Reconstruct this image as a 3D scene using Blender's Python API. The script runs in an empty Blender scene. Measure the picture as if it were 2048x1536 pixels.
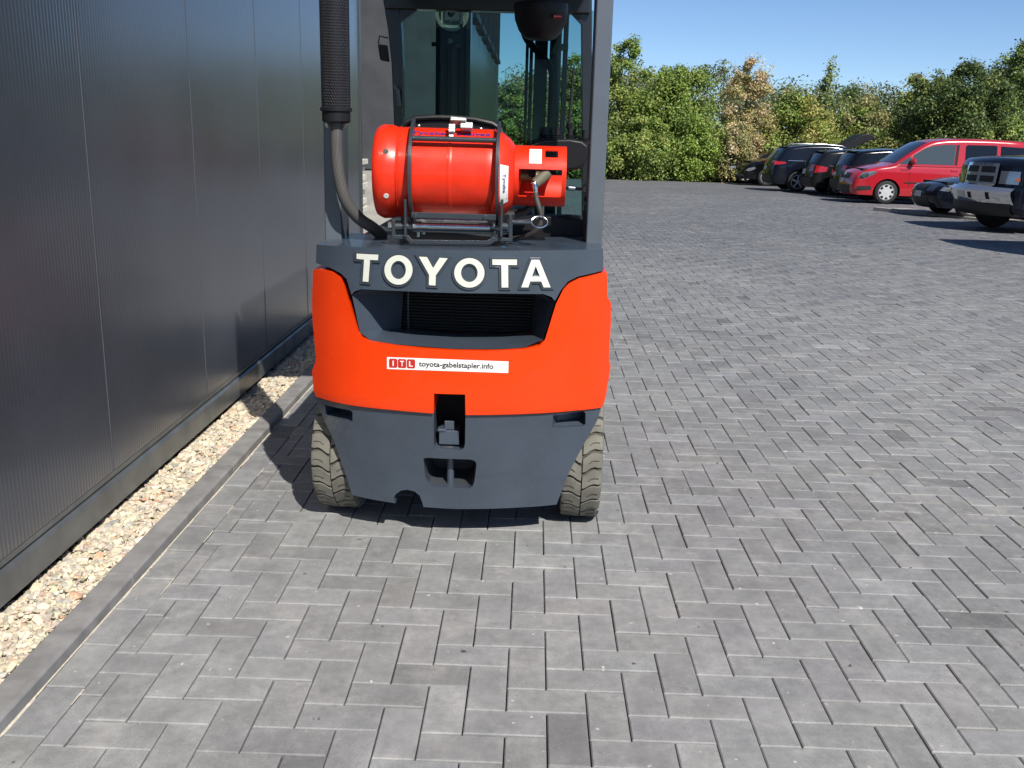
import bpy, bmesh, math, random
import numpy as np
from mathutils import Vector, Matrix
from mathutils.geometry import tessellate_polygon
random.seed(7); RNG = np.random.default_rng(7)
S = bpy.context.scene; COL = S.collection
rad = math.radians

# ------------------------------------------------------------------ camera
F_PX, PITCH, YAW, ROLL, CAM_H = 1887.5, 0.25873, 0.01691, 0.02813, 1.3715
_r = Vector((math.cos(YAW), math.sin(YAW), 0)); _f = Vector((-math.sin(YAW), math.cos(YAW), 0)); _u = Vector((0, 0, 1))
FWD = _f*math.cos(PITCH) - _u*math.sin(PITCH); _u2 = _u*math.cos(PITCH) + _f*math.sin(PITCH)
RIGHT = _r*math.cos(ROLL) + _u2*math.sin(ROLL); UP = -_r*math.sin(ROLL) + _u2*math.cos(ROLL)
EYE = Vector((0, 0, CAM_H))
cam = bpy.data.cameras.new('camera'); camo = bpy.data.objects.new('camera', cam); COL.objects.link(camo)
M = Matrix((RIGHT, UP, -FWD)).transposed().to_4x4(); M.translation = EYE
camo.matrix_world = M
cam.sensor_width = 36; cam.lens = F_PX/2048*36; cam.clip_start = 0.05; cam.clip_end = 2000
S.camera = camo

# ------------------------------------------------------------------ sky and sun
SUN_DIR = Vector((0.47, -0.88, 1.0)).normalized()          # towards the sun
elev = math.asin(SUN_DIR.z)
w = bpy.data.worlds.new('World'); S.world = w; w.use_nodes = True
nt = w.node_tree; bg = nt.nodes['Background']
sky = nt.nodes.new('ShaderNodeTexSky'); sky.sky_type = 'NISHITA'; sky.sun_disc = False
sky.sun_elevation = elev; sky.sun_rotation = math.atan2(SUN_DIR.x, SUN_DIR.y)
sky.air_density = 0.74; sky.dust_density = 0.1; sky.ozone_density = 5.0; sky.altitude = 1000
nt.links.new(sky.outputs[0], bg.inputs[0]); bg.inputs[1].default_value = 0.095
sl = bpy.data.lights.new('sun', 'SUN'); sl.energy = 4.8; sl.angle = rad(0.53); sl.color = (1, 0.955, 0.88)
so = bpy.data.objects.new('sun', sl); COL.objects.link(so); so.rotation_euler = SUN_DIR.to_track_quat('Z', 'Y').to_euler(); so.location = (10, -15, 20)
S.view_settings.view_transform = 'Standard'; S.view_settings.look = 'None'
S.view_settings.exposure = 0.38; S.view_settings.gamma = 1.0; S.view_settings.use_curve_mapping = False

# ------------------------------------------------------------------ measuring helpers
def ray(px, py): return (FWD*F_PX + RIGHT*(px-1024) - UP*(py-768)).normalized()
def atY(px, py, y):
    d = ray(px, py); return EYE + d*(y/d.y)
def gz(x, y):
    t = np.clip((np.asarray(y, float)-6)/4, 0, 1)
    return -0.013*np.maximum(0, np.minimum(y, 60)-8)*t*t*(3-2*t)
def ground(px, py):
    d = ray(px, py); z = 0.0
    for _ in range(30):
        p = EYE + d*((z-CAM_H)/d.z); z = float(gz(p.x, p.y))
    return p

# ------------------------------------------------------------------ materials
def ramp(nt, fac, stops):
    r = nt.nodes.new('ShaderNodeValToRGB'); e = r.color_ramp.elements
    while len(e) < len(stops): e.new(0.5)
    for i, (p, c) in enumerate(stops):
        e[i].position = p; e[i].color = (*c, 1) if len(c) == 3 else c
    nt.links.new(fac, r.inputs[0]); return r.outputs[0]
def mat(name, color, rough=0.5, metal=0.0, coat=0.0, spec=0.5, noise=None, bump=None, rnoise=None, attr=None, emit=None):
    """noise=(scale, amount): brightness variation; bump=(scale, strength, dist); attr: per-face tone attribute."""
    m = bpy.data.materials.new(name); m.use_nodes = True; n = m.node_tree; b = n.nodes['Principled BSDF']
    b.inputs['Base Color'].default_value = (*color, 1); b.inputs['Roughness'].default_value = rough
    b.inputs['Metallic'].default_value = metal; b.inputs['Coat Weight'].default_value = coat; b.inputs['Coat Roughness'].default_value = 0.04
    b.inputs['Specular IOR Level'].default_value = spec
    geo = n.nodes.new('ShaderNodeNewGeometry')
    def nz(scale, detail=5):
        t = n.nodes.new('ShaderNodeTexNoise'); t.inputs['Scale'].default_value = scale; t.inputs['Detail'].default_value = detail
        n.links.new(geo.outputs['Position'], t.inputs['Vector']); return t.outputs['Fac']
    src = None
    if attr:
        a = n.nodes.new('ShaderNodeAttribute'); a.attribute_name = attr; src = a.outputs['Color']
    if noise:
        lo = 1-noise[1]; hi = 1+noise[1]
        v = ramp(n, nz(noise[0]), [(0.25, (lo,)*3), (0.75, (hi,)*3)])
        mx = n.nodes.new('ShaderNodeMix'); mx.data_type = 'RGBA'; mx.blend_type = 'MULTIPLY'; mx.inputs[0].default_value = 1
        if src: n.links.new(src, mx.inputs[6])
        else: mx.inputs[6].default_value = (*color, 1)
        n.links.new(v, mx.inputs[7]); src = mx.outputs[2]
    if src: n.links.new(src, b.inputs['Base Color'])
    if rnoise:
        rr = n.nodes.new('ShaderNodeMapRange'); rr.inputs[1].default_value = 0.3; rr.inputs[2].default_value = 0.7
        rr.inputs[3].default_value = max(0.02, rough-rnoise[1]); rr.inputs[4].default_value = rough+rnoise[1]
        n.links.new(nz(rnoise[0]), rr.inputs[0]); n.links.new(rr.outputs[0], b.inputs['Roughness'])
    if bump:
        bp = n.nodes.new('ShaderNodeBump'); bp.inputs['Strength'].default_value = bump[1]; bp.inputs['Distance'].default_value = bump[2]
        n.links.new(nz(bump[0], 8), bp.inputs['Height']); n.links.new(bp.outputs[0], b.inputs['Normal'])
    if emit:
        b.inputs['Emission Color'].default_value = (*emit[:3], 1); b.inputs['Emission Strength'].default_value = emit[3]
    return m
def glassmat(name, tint, rough=0.0, tr=1.0):
    """thin sheet glass: tinted see-through with Fresnel reflection"""
    m = bpy.data.materials.new(name); m.use_nodes = True; n = m.node_tree; n.nodes.clear()
    o = n.nodes.new('ShaderNodeOutputMaterial'); t = n.nodes.new('ShaderNodeBsdfTransparent'); t.inputs[0].default_value = (*tint, 1)
    g = n.nodes.new('ShaderNodeBsdfGlossy'); g.inputs['Roughness'].default_value = rough
    fr = n.nodes.new('ShaderNodeFresnel'); fr.inputs[0].default_value = 1.18
    mx = n.nodes.new('ShaderNodeMixShader'); n.links.new(fr.outputs[0], mx.inputs[0]); n.links.new(t.outputs[0], mx.inputs[1]); n.links.new(g.outputs[0], mx.inputs[2])
    n.links.new(mx.outputs[0], o.inputs[0]); return m
def leafmat(name, trans=0.18):
    m = bpy.data.materials.new(name); m.use_nodes = True; n = m.node_tree; b = n.nodes['Principled BSDF']
    a = n.nodes.new('ShaderNodeAttribute'); a.attribute_name = 'tone'; n.links.new(a.outputs['Color'], b.inputs['Base Color'])
    b.inputs['Roughness'].default_value = 0.5; b.inputs['Specular IOR Level'].default_value = 0.35
    tr = n.nodes.new('ShaderNodeBsdfTranslucent'); hs = n.nodes.new('ShaderNodeHueSaturation'); hs.inputs['Value'].default_value = 1.3
    n.links.new(a.outputs['Color'], hs.inputs['Color']); n.links.new(hs.outputs[0], tr.inputs[0])
    mx = n.nodes.new('ShaderNodeMixShader'); mx.inputs[0].default_value = trans
    o = n.nodes['Material Output']; n.links.new(b.outputs[0], mx.inputs[1]); n.links.new(tr.outputs[0], mx.inputs[2]); n.links.new(mx.outputs[0], o.inputs[0])
    return m

def paver_mat(name, attr=True):
    m = bpy.data.materials.new(name); m.use_nodes = True; n = m.node_tree; b = n.nodes['Principled BSDF']; L = n.links.new
    geo = n.nodes.new('ShaderNodeNewGeometry')
    def nz(scale, det=6, rough=0.6, stretch=None):
        t = n.nodes.new('ShaderNodeTexNoise'); t.inputs['Scale'].default_value = scale; t.inputs['Detail'].default_value = det; t.inputs['Roughness'].default_value = rough
        if stretch:
            mp = n.nodes.new('ShaderNodeMapping'); mp.inputs['Scale'].default_value = stretch; L(geo.outputs['Position'], mp.inputs[0]); L(mp.outputs[0], t.inputs['Vector'])
        else: L(geo.outputs['Position'], t.inputs['Vector'])
        return t.outputs['Fac']
    def mul(a, bb, f=1.0, mode='MULTIPLY'):
        x = n.nodes.new('ShaderNodeMix'); x.data_type = 'RGBA'; x.blend_type = mode
        if isinstance(f, float): x.inputs[0].default_value = f
        else: L(f, x.inputs[0])
        L(a, x.inputs[6])
        if isinstance(bb, tuple): x.inputs[7].default_value = (*bb, 1)
        else: L(bb, x.inputs[7])
        return x.outputs[2]
    if attr:
        a = n.nodes.new('ShaderNodeAttribute'); a.attribute_name = 'tone'; base = a.outputs['Color']
    else:
        c = n.nodes.new('ShaderNodeRGB'); c.outputs[0].default_value = (0.22, 0.22, 0.225, 1); base = c.outputs[0]
    base = mul(base, ramp(n, nz(9, 4, 0.55), [(0.3, (0.84,)*3), (0.7, (1.11,)*3)]))
    base = mul(base, ramp(n, nz(34, 5, 0.65), [(0.3, (0.86,)*3), (0.7, (1.12,)*3)]))
    base = mul(base, ramp(n, nz(0.55, 5, 0.6), [(0.3, (0.86, 0.86, 0.87)), (0.72, (1.14, 1.13, 1.11))]))
    base = mul(base, ramp(n, nz(420, 2, 0.7), [(0.3, (0.78,)*3), (0.7, (1.2,)*3)]))
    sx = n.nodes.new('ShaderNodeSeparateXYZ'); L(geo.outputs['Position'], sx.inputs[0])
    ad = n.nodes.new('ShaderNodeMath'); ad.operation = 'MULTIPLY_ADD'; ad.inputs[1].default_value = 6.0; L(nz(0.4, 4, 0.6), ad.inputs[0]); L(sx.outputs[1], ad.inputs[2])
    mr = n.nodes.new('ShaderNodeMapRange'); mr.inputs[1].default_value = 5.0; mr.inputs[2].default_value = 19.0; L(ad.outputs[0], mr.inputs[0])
    base = mul(base, ramp(n, mr.outputs[0], [(0.0, (1.04, 1.03, 1.0)), (1.0, (0.59, 0.60, 0.625))]))  # brightness falloff towards the far yard, painted into the base colour
    # pale efflorescence blotches and rubbed-in sand
    f1 = ramp(n, nz(5.5, 9, 0.72), [(0.53, (0, 0, 0)), (0.76, (0.46, 0.46, 0.46))])
    base = mul(base, (0.46, 0.45, 0.42), f1, 'MIX')
    f2 = ramp(n, nz(38, 3, 0.5), [(0.70, (0, 0, 0)), (0.75, (0.7, 0.7, 0.7))])
    base = mul(base, (0.62, 0.60, 0.55), f2, 'MIX')
    f3 = ramp(n, nz(24, 2, 0.5), [(0.235, (0.75, 0.75, 0.75)), (0.255, (0, 0, 0))])
    base = mul(base, (0.02, 0.02, 0.02), f3, 'MIX')
    # traces of jointing sand
    f4 = mul(ramp(n, nz(0.9, 3, 0.5), [(0.55, (0, 0, 0)), (0.68, (1, 1, 1))]), ramp(n, nz(13, 7, 0.75), [(0.50, (0, 0, 0)), (0.72, (0.55, 0.55, 0.55))]))
    base = mul(base, (0.50, 0.455, 0.36), f4, 'MIX')
    L(base, b.inputs['Base Color'])
    b.inputs['Roughness'].default_value = 0.72; b.inputs['Specular IOR Level'].default_value = 0.45
    bp = n.nodes.new('ShaderNodeBump'); bp.inputs['Strength'].default_value = 0.35; bp.inputs['Distance'].default_value = 0.0025
    L(nz(260, 6, 0.75), bp.inputs['Height']); L(bp.outputs[0], b.inputs['Normal'])
    return m

def wall_mat(name, col, rough=0.3, wob=0.16):
    m = bpy.data.materials.new(name); m.use_nodes = True; n = m.node_tree; b = n.nodes['Principled BSDF']; L = n.links.new
    geo = n.nodes.new('ShaderNodeNewGeometry')
    t = n.nodes.new('ShaderNodeTexNoise'); t.inputs['Scale'].default_value = 1.1; t.inputs['Detail'].default_value = 0.5
    mp = n.nodes.new('ShaderNodeMapping'); mp.inputs['Scale'].default_value = (1, 1.6, 0.35); L(geo.outputs['Position'], mp.inputs[0]); L(mp.outputs[0], t.inputs['Vector'])
    bp = n.nodes.new('ShaderNodeBump'); bp.inputs['Strength'].default_value = wob; bp.inputs['Distance'].default_value = 0.012; L(t.outputs['Fac'], bp.inputs['Height'])
    L(bp.outputs[0], b.inputs['Normal'])
    d = n.nodes.new('ShaderNodeTexNoise'); d.inputs['Scale'].default_value = 2.2; d.inputs['Detail'].default_value = 7; L(geo.outputs['Position'], d.inputs['Vector'])
    c = ramp(n, d.outputs['Fac'], [(0.3, tuple(v*0.85 for v in col)), (0.7, tuple(v*1.15 for v in col))]); L(c, b.inputs['Base Color'])
    rr = n.nodes.new('ShaderNodeMapRange'); rr.inputs[3].default_value = rough-0.05; rr.inputs[4].default_value = rough+0.07; L(d.outputs['Fac'], rr.inputs[0]); L(rr.outputs[0], b.inputs['Roughness'])
    b.inputs['Metallic'].default_value = 0.45; b.inputs['Specular IOR Level'].default_value = 0.6; b.inputs['Coat Weight'].default_value = 0.7; b.inputs['Coat Roughness'].default_value = 0.17
    return m

def perf_mat(name):
    """black sheet with rows of small punched holes (exhaust guard)"""
    m = bpy.data.materials.new(name); m.use_nodes = True; n = m.node_tree; b = n.nodes['Principled BSDF']; L = n.links.new
    uv = n.nodes.new('ShaderNodeUVMap'); uv.uv_map = 'UVMap'
    sp = n.nodes.new('ShaderNodeSeparateXYZ'); L(uv.outputs[0], sp.inputs[0])
    def mth(op, a, bb=None):
        x = n.nodes.new('ShaderNodeMath'); x.operation = op
        for i, v in enumerate((a, bb)):
            if v is None: continue
            if isinstance(v, (int, float)): x.inputs[i].default_value = v
            else: L(v, x.inputs[i])
        return x.outputs[0]
    row = mth('FLOOR', sp.outputs[1]); off = mth('MULTIPLY', mth('MODULO', row, 2), 0.5)
    fx = mth('SUBTRACT', mth('FRACT', mth('ADD', sp.outputs[0], off)), 0.5); fy = mth('SUBTRACT', mth('FRACT', sp.outputs[1]), 0.5)
    d = mth('SQRT', mth('ADD', mth('MULTIPLY', fx, fx), mth('MULTIPLY', fy, fy)))
    c = ramp(n, d, [(0.30, (0.004, 0.004, 0.005)), (0.36, (0.014, 0.014, 0.017))]); L(c, b.inputs['Base Color'])
    bp = n.nodes.new('ShaderNodeBump'); bp.inputs['Strength'].default_value = 0.8; bp.inputs['Distance'].default_value = 0.003; bp.invert = False
    L(ramp(n, d, [(0.25, (0, 0, 0)), (0.42, (1, 1, 1))]), bp.inputs['Height']); L(bp.outputs[0], b.inputs['Normal'])
    b.inputs['Roughness'].default_value = 0.38; return m

def braid_mat(name):
    m = bpy.data.materials.new(name); m.use_nodes = True; n = m.node_tree; b = n.nodes['Principled BSDF']; L = n.links.new
    uv = n.nodes.new('ShaderNodeUVMap'); uv.uv_map = 'UVMap'
    wv = n.nodes.new('ShaderNodeTexWave'); wv.inputs['Scale'].default_value = 2.2; wv.inputs['Distortion'].default_value = 1.5; L(uv.outputs[0], wv.inputs['Vector'])
    L(ramp(n, wv.outputs['Fac'], [(0.25, (0.035, 0.033, 0.032)), (0.75, (0.14, 0.135, 0.128))]), b.inputs['Base Color'])
    b.inputs['Roughness'].default_value = 0.6; b.inputs['Metallic'].default_value = 0.1; return m

MT = dict(
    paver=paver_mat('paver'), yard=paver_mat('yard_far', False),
    sand=mat('joint_sand', (0.085, 0.08, 0.07), 0.95, noise=(60, 0.35), bump=(300, 0.5, 0.004)),
    kerbsand=mat('kerb_sand', (0.52, 0.47, 0.37), 0.95, noise=(60, 0.3), bump=(300, 0.5, 0.003)),
    kerb=mat('kerb_concrete', (0.205, 0.20, 0.195), 0.8, noise=(14, 0.28), bump=(220, 0.3, 0.003)),
    gravel=mat('gravel', (0.5, 0.42, 0.31), 0.9, noise=(55, 0.18), bump=(160, 0.4, 0.004), attr='tone'),
    soil=mat('soil', (0.05, 0.04, 0.03), 1.0, noise=(20, 0.3)),
    grass=mat('grass', (0.075, 0.10, 0.03), 1.0, noise=(0.8, 0.35), bump=(9, 0.8, 0.2)),
    wall=wall_mat('wall_metal', (0.094, 0.103, 0.124), 0.33), wall2=wall_mat('wall_metal_far', (0.10, 0.103, 0.11), 0.34, 0.3),
    flash=mat('flashing', (0.112, 0.124, 0.130), 0.36, 0.3, noise=(9, 0.25), rnoise=(6, 0.08)),
    bead=mat('panel_bead', (0.098, 0.105, 0.122), 0.35, 0.3),
    trim=mat('corner_trim', (0.07, 0.08, 0.08), 0.35, 0.4),
    orange=mat('orange_paint', (0.80, 0.045, 0.001), 0.33, coat=0.3, spec=0.35, bump=(9, 0.10, 0.006), noise=(5, 0.05), rnoise=(7, 0.10)),
    grey=mat('slate_paint', (0.050, 0.066, 0.090), 0.32, coat=0.5, bump=(11, 0.12, 0.006), noise=(6, 0.12), rnoise=(8, 0.12)),
    pillar=mat('pillar_paint', (0.085, 0.10, 0.12), 0.34, coat=0.3, bump=(400, 0.12, 0.002), noise=(8, 0.06)),
    cradle=mat('cradle_paint', (0.030, 0.037, 0.046), 0.36, coat=0.3, noise=(14, 0.2), bump=(40, 0.1, 0.003)),
    darkgrey=mat('cast_dark', (0.035, 0.04, 0.047), 0.5, noise=(12, 0.2), bump=(90, 0.2, 0.003)),
    black=mat('black_plastic', (0.010, 0.010, 0.012), 0.45, spec=0.3, noise=(20, 0.2)),
    blackmat=mat('black_matt', (0.006, 0.006, 0.007), 0.8),
    blackpaint=mat('black_paint', (0.011, 0.012, 0.015), 0.3, coat=0.3),
    steel=mat('bright_steel', (0.62, 0.63, 0.64), 0.2, 1.0, rnoise=(30, 0.1)),
    zinc=mat('zinc', (0.5, 0.5, 0.46), 0.38, 0.9, noise=(40, 0.2)),
    brass=mat('valve_brass', (0.20, 0.17, 0.10), 0.45, 0.6, noise=(30, 0.3)),
    hose=mat('rubber_hose', (0.04, 0.037, 0.033), 0.6, noise=(40, 0.25)),
    perf=perf_mat('perforated_guard'), braid=braid_mat('braided_hose'),
    tyre=mat('dusty_tyre', (0.15, 0.143, 0.118), 0.85, noise=(16, 0.32), bump=(150, 0.25, 0.003)),
    tyrebase=mat('dusty_groove', (0.075, 0.068, 0.052), 0.9, noise=(30, 0.3)),
    white=mat('letter_white', (0.66, 0.68, 0.60), 0.45), sticker=mat('sticker_white', (0.82, 0.80, 0.76), 0.45),
    red=mat('sticker_red', (0.5, 0.02, 0.015), 0.45), ink=mat('ink_black', (0.02, 0.02, 0.02), 0.5), blue=mat('ink_blue', (0.02, 0.03, 0.22), 0.5),
    tank=mat('tank_red', (0.72, 0.027, 0.006), 0.36, coat=0.15, spec=0.4, noise=(18, 0.16), bump=(35, 0.10, 0.003), rnoise=(14, 0.1)),
    glass=glassmat('cab_glass', (0.55, 0.71, 0.70)),
    redlens=mat('red_lens', (0.5, 0.02, 0.01), 0.15, coat=1), amber=mat('amber', (0.7, 0.16, 0.02), 0.2, coat=1),
    carglass=mat('car_glass', (0.006, 0.008, 0.010), 0.04, coat=0.5, spec=0.4),
    lightglass=mat('van_window', (0.05, 0.06, 0.06), 0.05, coat=1.0, spec=0.8),
    carblack=mat('car_black', (0.004, 0.0045, 0.006), 0.15, coat=0.35, spec=0.25), carnavy=mat('car_navy', (0.005, 0.007, 0.014), 0.15, coat=0.35, spec=0.25),
    cargrey=mat('car_anthracite', (0.009, 0.009, 0.010), 0.2, coat=0.35, spec=0.25), carred=mat('car_red', (0.42, 0.012, 0.022), 0.25, coat=1.0),
    chrome=mat('chrome', (0.70, 0.71, 0.73), 0.12, 0.9), alloy=mat('alloy', (0.62, 0.62, 0.62), 0.35, 0.25), hubwhite=mat('hubcap', (0.62, 0.63, 0.64), 0.35, 0.3),
    lamp=mat('headlamp', (0.30, 0.32, 0.34), 0.08, 0.6, coat=1), lampdark=mat('lamp_dark', (0.03, 0.03, 0.035), 0.1, coat=1),
    tail=mat('tail_lamp', (0.38, 0.01, 0.012), 0.15, coat=1), plate=mat('plate', (0.55, 0.55, 0.53), 0.4),
    cartyre=mat('car_tyre', (0.018, 0.018, 0.018), 0.8, noise=(30, 0.3)), wornplastic=mat('bumper_plastic', (0.02, 0.02, 0.02), 0.6),
    leaf=leafmat('leaf'), dry=leafmat('dry_leaf', 0.2), bark=mat('bark', (0.10, 0.08, 0.06), 0.9, noise=(9, 0.4), bump=(25, 0.6, 0.02)),
    pale=mat('pale_boards', (0.6, 0.57, 0.5), 0.8, noise=(6, 0.15)), light=mat('light_concrete', (0.32, 0.31, 0.28), 0.85, noise=(8, 0.2)),
    winglass=mat('hall_window', (0.012, 0.015, 0.018), 0.05, coat=1),
)

# ------------------------------------------------------------------ object helpers
ORG = {}
def link(name, me, parent=None):
    o = bpy.data.objects.new(name, me); COL.objects.link(o)
    if parent is not None: o.parent = parent; ORG[o] = ORG.get(parent, Vector())
    return o
def thing(name, label, cat, loc=(0, 0, 0), rz=0, group=None, local=False):
    o = bpy.data.objects.new(name, None); COL.objects.link(o); o.empty_display_size = 0.2
    o.location = loc; o.rotation_euler = (0, 0, rz); ORG[o] = Vector() if local else Vector(loc)
    tag(o, label, cat, group); return o
def tag(o, label, cat, group=None):
    o['label'] = label; o['category'] = cat
    if group: o['group'] = group
    return o
def struct(o): o['kind'] = 'structure'; return o

class MB:
    def __init__(s): s.v = []; s.f = []; s.uv = {}
    def add(s, vs, fs):
        b = len(s.v); s.v += [Vector(p) for p in vs]; s.f += [tuple(b+i for i in f) for f in fs]; return s
    def box(s, c, size, rot=None, taper=None):
        hx, hy, hz = (q/2 for q in size); vs = []
        for z in (-1, 1):
            k = taper if (taper and z > 0) else 1
            for x, y in ((-1, -1), (1, -1), (1, 1), (-1, 1)):
                p = Vector((x*hx*k, y*hy*k, z*hz))
                if rot: p = rot @ p
                vs.append(p+Vector(c))
        return s.add(vs, [(3, 2, 1, 0), (4, 5, 6, 7), (0, 1, 5, 4), (1, 2, 6, 5), (2, 3, 7, 6), (3, 0, 4, 7)])
    def bx(s, x0, x1, y0, y1, z0, z1): return s.box(((x0+x1)/2, (y0+y1)/2, (z0+z1)/2), (x1-x0, y1-y0, z1-z0))
    def tube(s, pts, r, n=10, cap=True, uvs=None):
        pts = [Vector(p) for p in pts]; rs = r if isinstance(r, (list, tuple)) else [r]*len(pts)
        b = len(s.v); prev = None; L = 0
        for i, p in enumerate(pts):
            t = (pts[min(i+1, len(pts)-1)]-pts[max(i-1, 0)]).normalized()
            a = (Vector((0, 0, 1)) if abs(t.z) < 0.9 else Vector((0, 1, 0))) if prev is None else prev
            u = (a-t*a.dot(t)).normalized(); prev = u; v = t.cross(u)
            if i: L += (p-pts[i-1]).length
            for k in range(n):
                th = 2*math.pi*k/n; s.v.append(p+(u*math.cos(th)+v*math.sin(th))*rs[i])
        for i in range(len(pts)-1):
            for k in range(n):
                k2 = (k+1) % n; s.f.append((b+i*n+k, b+i*n+k2, b+(i+1)*n+k2, b+(i+1)*n+k))
                if uvs: s.uv[len(s.f)-1] = [(k*uvs[0], i*uvs[1]), ((k+1)*uvs[0], i*uvs[1]), ((k+1)*uvs[0], (i+1)*uvs[1]), (k*uvs[0], (i+1)*uvs[1])]
        if cap: s.f.append(tuple(b+k for k in range(n))[::-1]); s.f.append(tuple(b+(len(pts)-1)*n+k for k in range(n)))
        return s
    def lathe(s, c, axis, prof, n=24, cap=True):
        """prof: (t along axis, radius)"""
        c = Vector(c); ax = Vector(axis).normalized(); u = ax.orthogonal().normalized(); v = ax.cross(u); b = len(s.v)
        for t, r in prof:
            for k in range(n): th = 2*math.pi*k/n; s.v.append(c+ax*t+(u*math.cos(th)+v*math.sin(th))*r)
        for i in range(len(prof)-1):
            for k in range(n): k2 = (k+1) % n; s.f.append((b+i*n+k, b+i*n+k2, b+(i+1)*n+k2, b+(i+1)*n+k))
        if cap and prof[0][1] > 1e-4: s.f.append(tuple(b+k for k in range(n))[::-1])
        if cap and prof[-1][1] > 1e-4: s.f.append(tuple(b+(len(prof)-1)*n+k for k in range(n)))
        return s
    def prism(s, poly, frm, to):
        """poly of world points at frm plane: list of Vectors; extruded by vector `to`"""
        n = len(poly); a = [Vector(p) for p in poly]; d = Vector(to)
        return s.add(a+[p+d for p in a], [tuple(range(n))[::-1], tuple(range(n, 2*n))]+[(i, (i+1) % n, n+(i+1) % n, n+i) for i in range(n)])
    def build(s, name, m, parent=None, bevel=0, seg=2, ang=35, smooth=True, sub=0):
        me = bpy.data.meshes.new(name); org = ORG.get(parent, Vector()) if parent is not None else Vector()
        me.from_pydata([p-org for p in s.v], [], s.f)
        if s.uv:
            l = me.uv_layers.new(name='UVMap')
            for fi, uv in s.uv.items():
                for li, q in zip(me.polygons[fi].loop_indices, uv): l.data[li].uv = q
        bm = bmesh.new(); bm.from_mesh(me); bmesh.ops.recalc_face_normals(bm, faces=bm.faces); bm.to_mesh(me); bm.free()
        me.materials.append(MT[m] if isinstance(m, str) else m)
        o = link(name, me, parent)
        if smooth: me.shade_smooth(); me.set_sharp_from_angle(angle=rad(ang))
        if bevel:
            b = o.modifiers.new('bevel', 'BEVEL'); b.width = bevel; b.segments = seg; b.limit_method = 'ANGLE'; b.angle_limit = rad(40); b.harden_normals = smooth
        return o

def fill2d(outer, holes=(), step=0.04):
    """triangulated and grid-cut 2D fill; returns verts (a,b), faces, boundary edges"""
    loops = [outer]+list(holes); flat = [q for l in loops for q in l]
    tris = tessellate_polygon([[Vector((q[0], q[1], 0)) for q in l] for l in loops])
    bm = bmesh.new(); vs = [bm.verts.new((q[0], q[1], 0)) for q in flat]
    for t in tris:
        try: bm.faces.new([vs[i] for i in t])
        except ValueError: pass
    if step:
        A = [q[0] for q in outer]; B = [q[1] for q in outer]
        for k, (lo, hi) in enumerate(((min(A), max(A)), (min(B), max(B)))):
            n = int((hi-lo)/step)
            for i in range(1, n+1):
                p = lo+(hi-lo)*i/(n+1); co = (p, 0, 0) if k == 0 else (0, p, 0); no = (1, 0, 0) if k == 0 else (0, 1, 0)
                bmesh.ops.bisect_plane(bm, geom=bm.verts[:]+bm.edges[:]+bm.faces[:], plane_co=co, plane_no=no, dist=1e-5)
    bm.verts.index_update()
    V = [(v.co.x, v.co.y) for v in bm.verts]; F = [tuple(v.index for v in f.verts) for f in bm.faces]
    E = []
    for f in bm.faces:
        for l in f.loops:
            if l.edge.is_boundary: E.append((l.vert.index, l.link_loop_next.vert.index))
    bm.free(); return V, F, E
def slab(name, m, parent, outer, holes, fn, th, step=0.04, bevel=0.0, seg=2, back=None, ang=35):
    """outer/holes in (x,z); fn(x,z)->y of the face; solid of thickness th to +y (or flat back at y=back)"""
    V, F, E = fill2d(outer, holes, step); n = len(V)
    fr = [(a, fn(a, b), b) for a, b in V]; bk = [(a, (back if back is not None else p[1]+th), b) for (a, b), p in zip(V, fr)]
    q = MB(); q.add(fr+bk, [tuple(f) for f in F]+[tuple(n+i for i in f)[::-1] for f in F]+[(b, a, n+a, n+b) for a, b in E])
    return q.build(name, m, parent, bevel=bevel, seg=seg, ang=ang)
def offset_poly(P, d):
    n = len(P); A = sum(P[i][0]*P[(i+1) % n][1]-P[(i+1) % n][0]*P[i][1] for i in range(n)); sg = 1 if A > 0 else -1; out = []
    for i in range(n):
        p0, p1, p2 = Vector(P[i-1]), Vector(P[i]), Vector(P[(i+1) % n]); e1 = (p1-p0).normalized(); e2 = (p2-p1).normalized()
        n1 = Vector((e1.y, -e1.x))*sg; n2 = Vector((e2.y, -e2.x))*sg; b = (n1+n2); k = max(0.45, 1+n1.dot(n2))
        q = p1+b*(d/k); out.append((q.x, q.y))
    return out
def ellipse(cx, cy, rx, ry, n=32): return [(cx+rx*math.cos(2*math.pi*i/n), cy+ry*math.sin(2*math.pi*i/n)) for i in range(n)]
_fonts = {}
def glyph_mesh(text, bold=0.0):
    c = bpy.data.curves.new('txt', 'FONT'); c.body = text; c.size = 1; c.offset = bold; c.resolution_u = 3; c.fill_mode = 'FRONT'
    o = bpy.data.objects.new('txt', c); me = bpy.data.meshes.new_from_object(o)
    V = np.array([v.co[:2] for v in me.vertices]); F = [tuple(p.vertices) for p in me.polygons]
    bpy.data.objects.remove(o); bpy.data.curves.remove(c); bpy.data.meshes.remove(me)
    return V, F
def text_part(name, text, m, parent, fn2, bold=0.0):
    """fn2(u,v)->world point; u 0..1 along the line, v in cap heights"""
    V, F = glyph_mesh(text, bold); x0, x1 = V[:, 0].min(), V[:, 0].max(); h = 0.70
    q = MB(); q.add([fn2((a-x0)/(x1-x0), b/h) for a, b in V], F); return q.build(name, m, parent, smooth=False)
def tone_attr(me, cols):
    a = me.color_attributes.new('tone', 'FLOAT_COLOR', 'CORNER' if False else 'POINT'); c = np.ones((len(cols), 4), np.float32); c[:, :3] = cols
    a.data.foreach_set('color', c.ravel())
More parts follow.
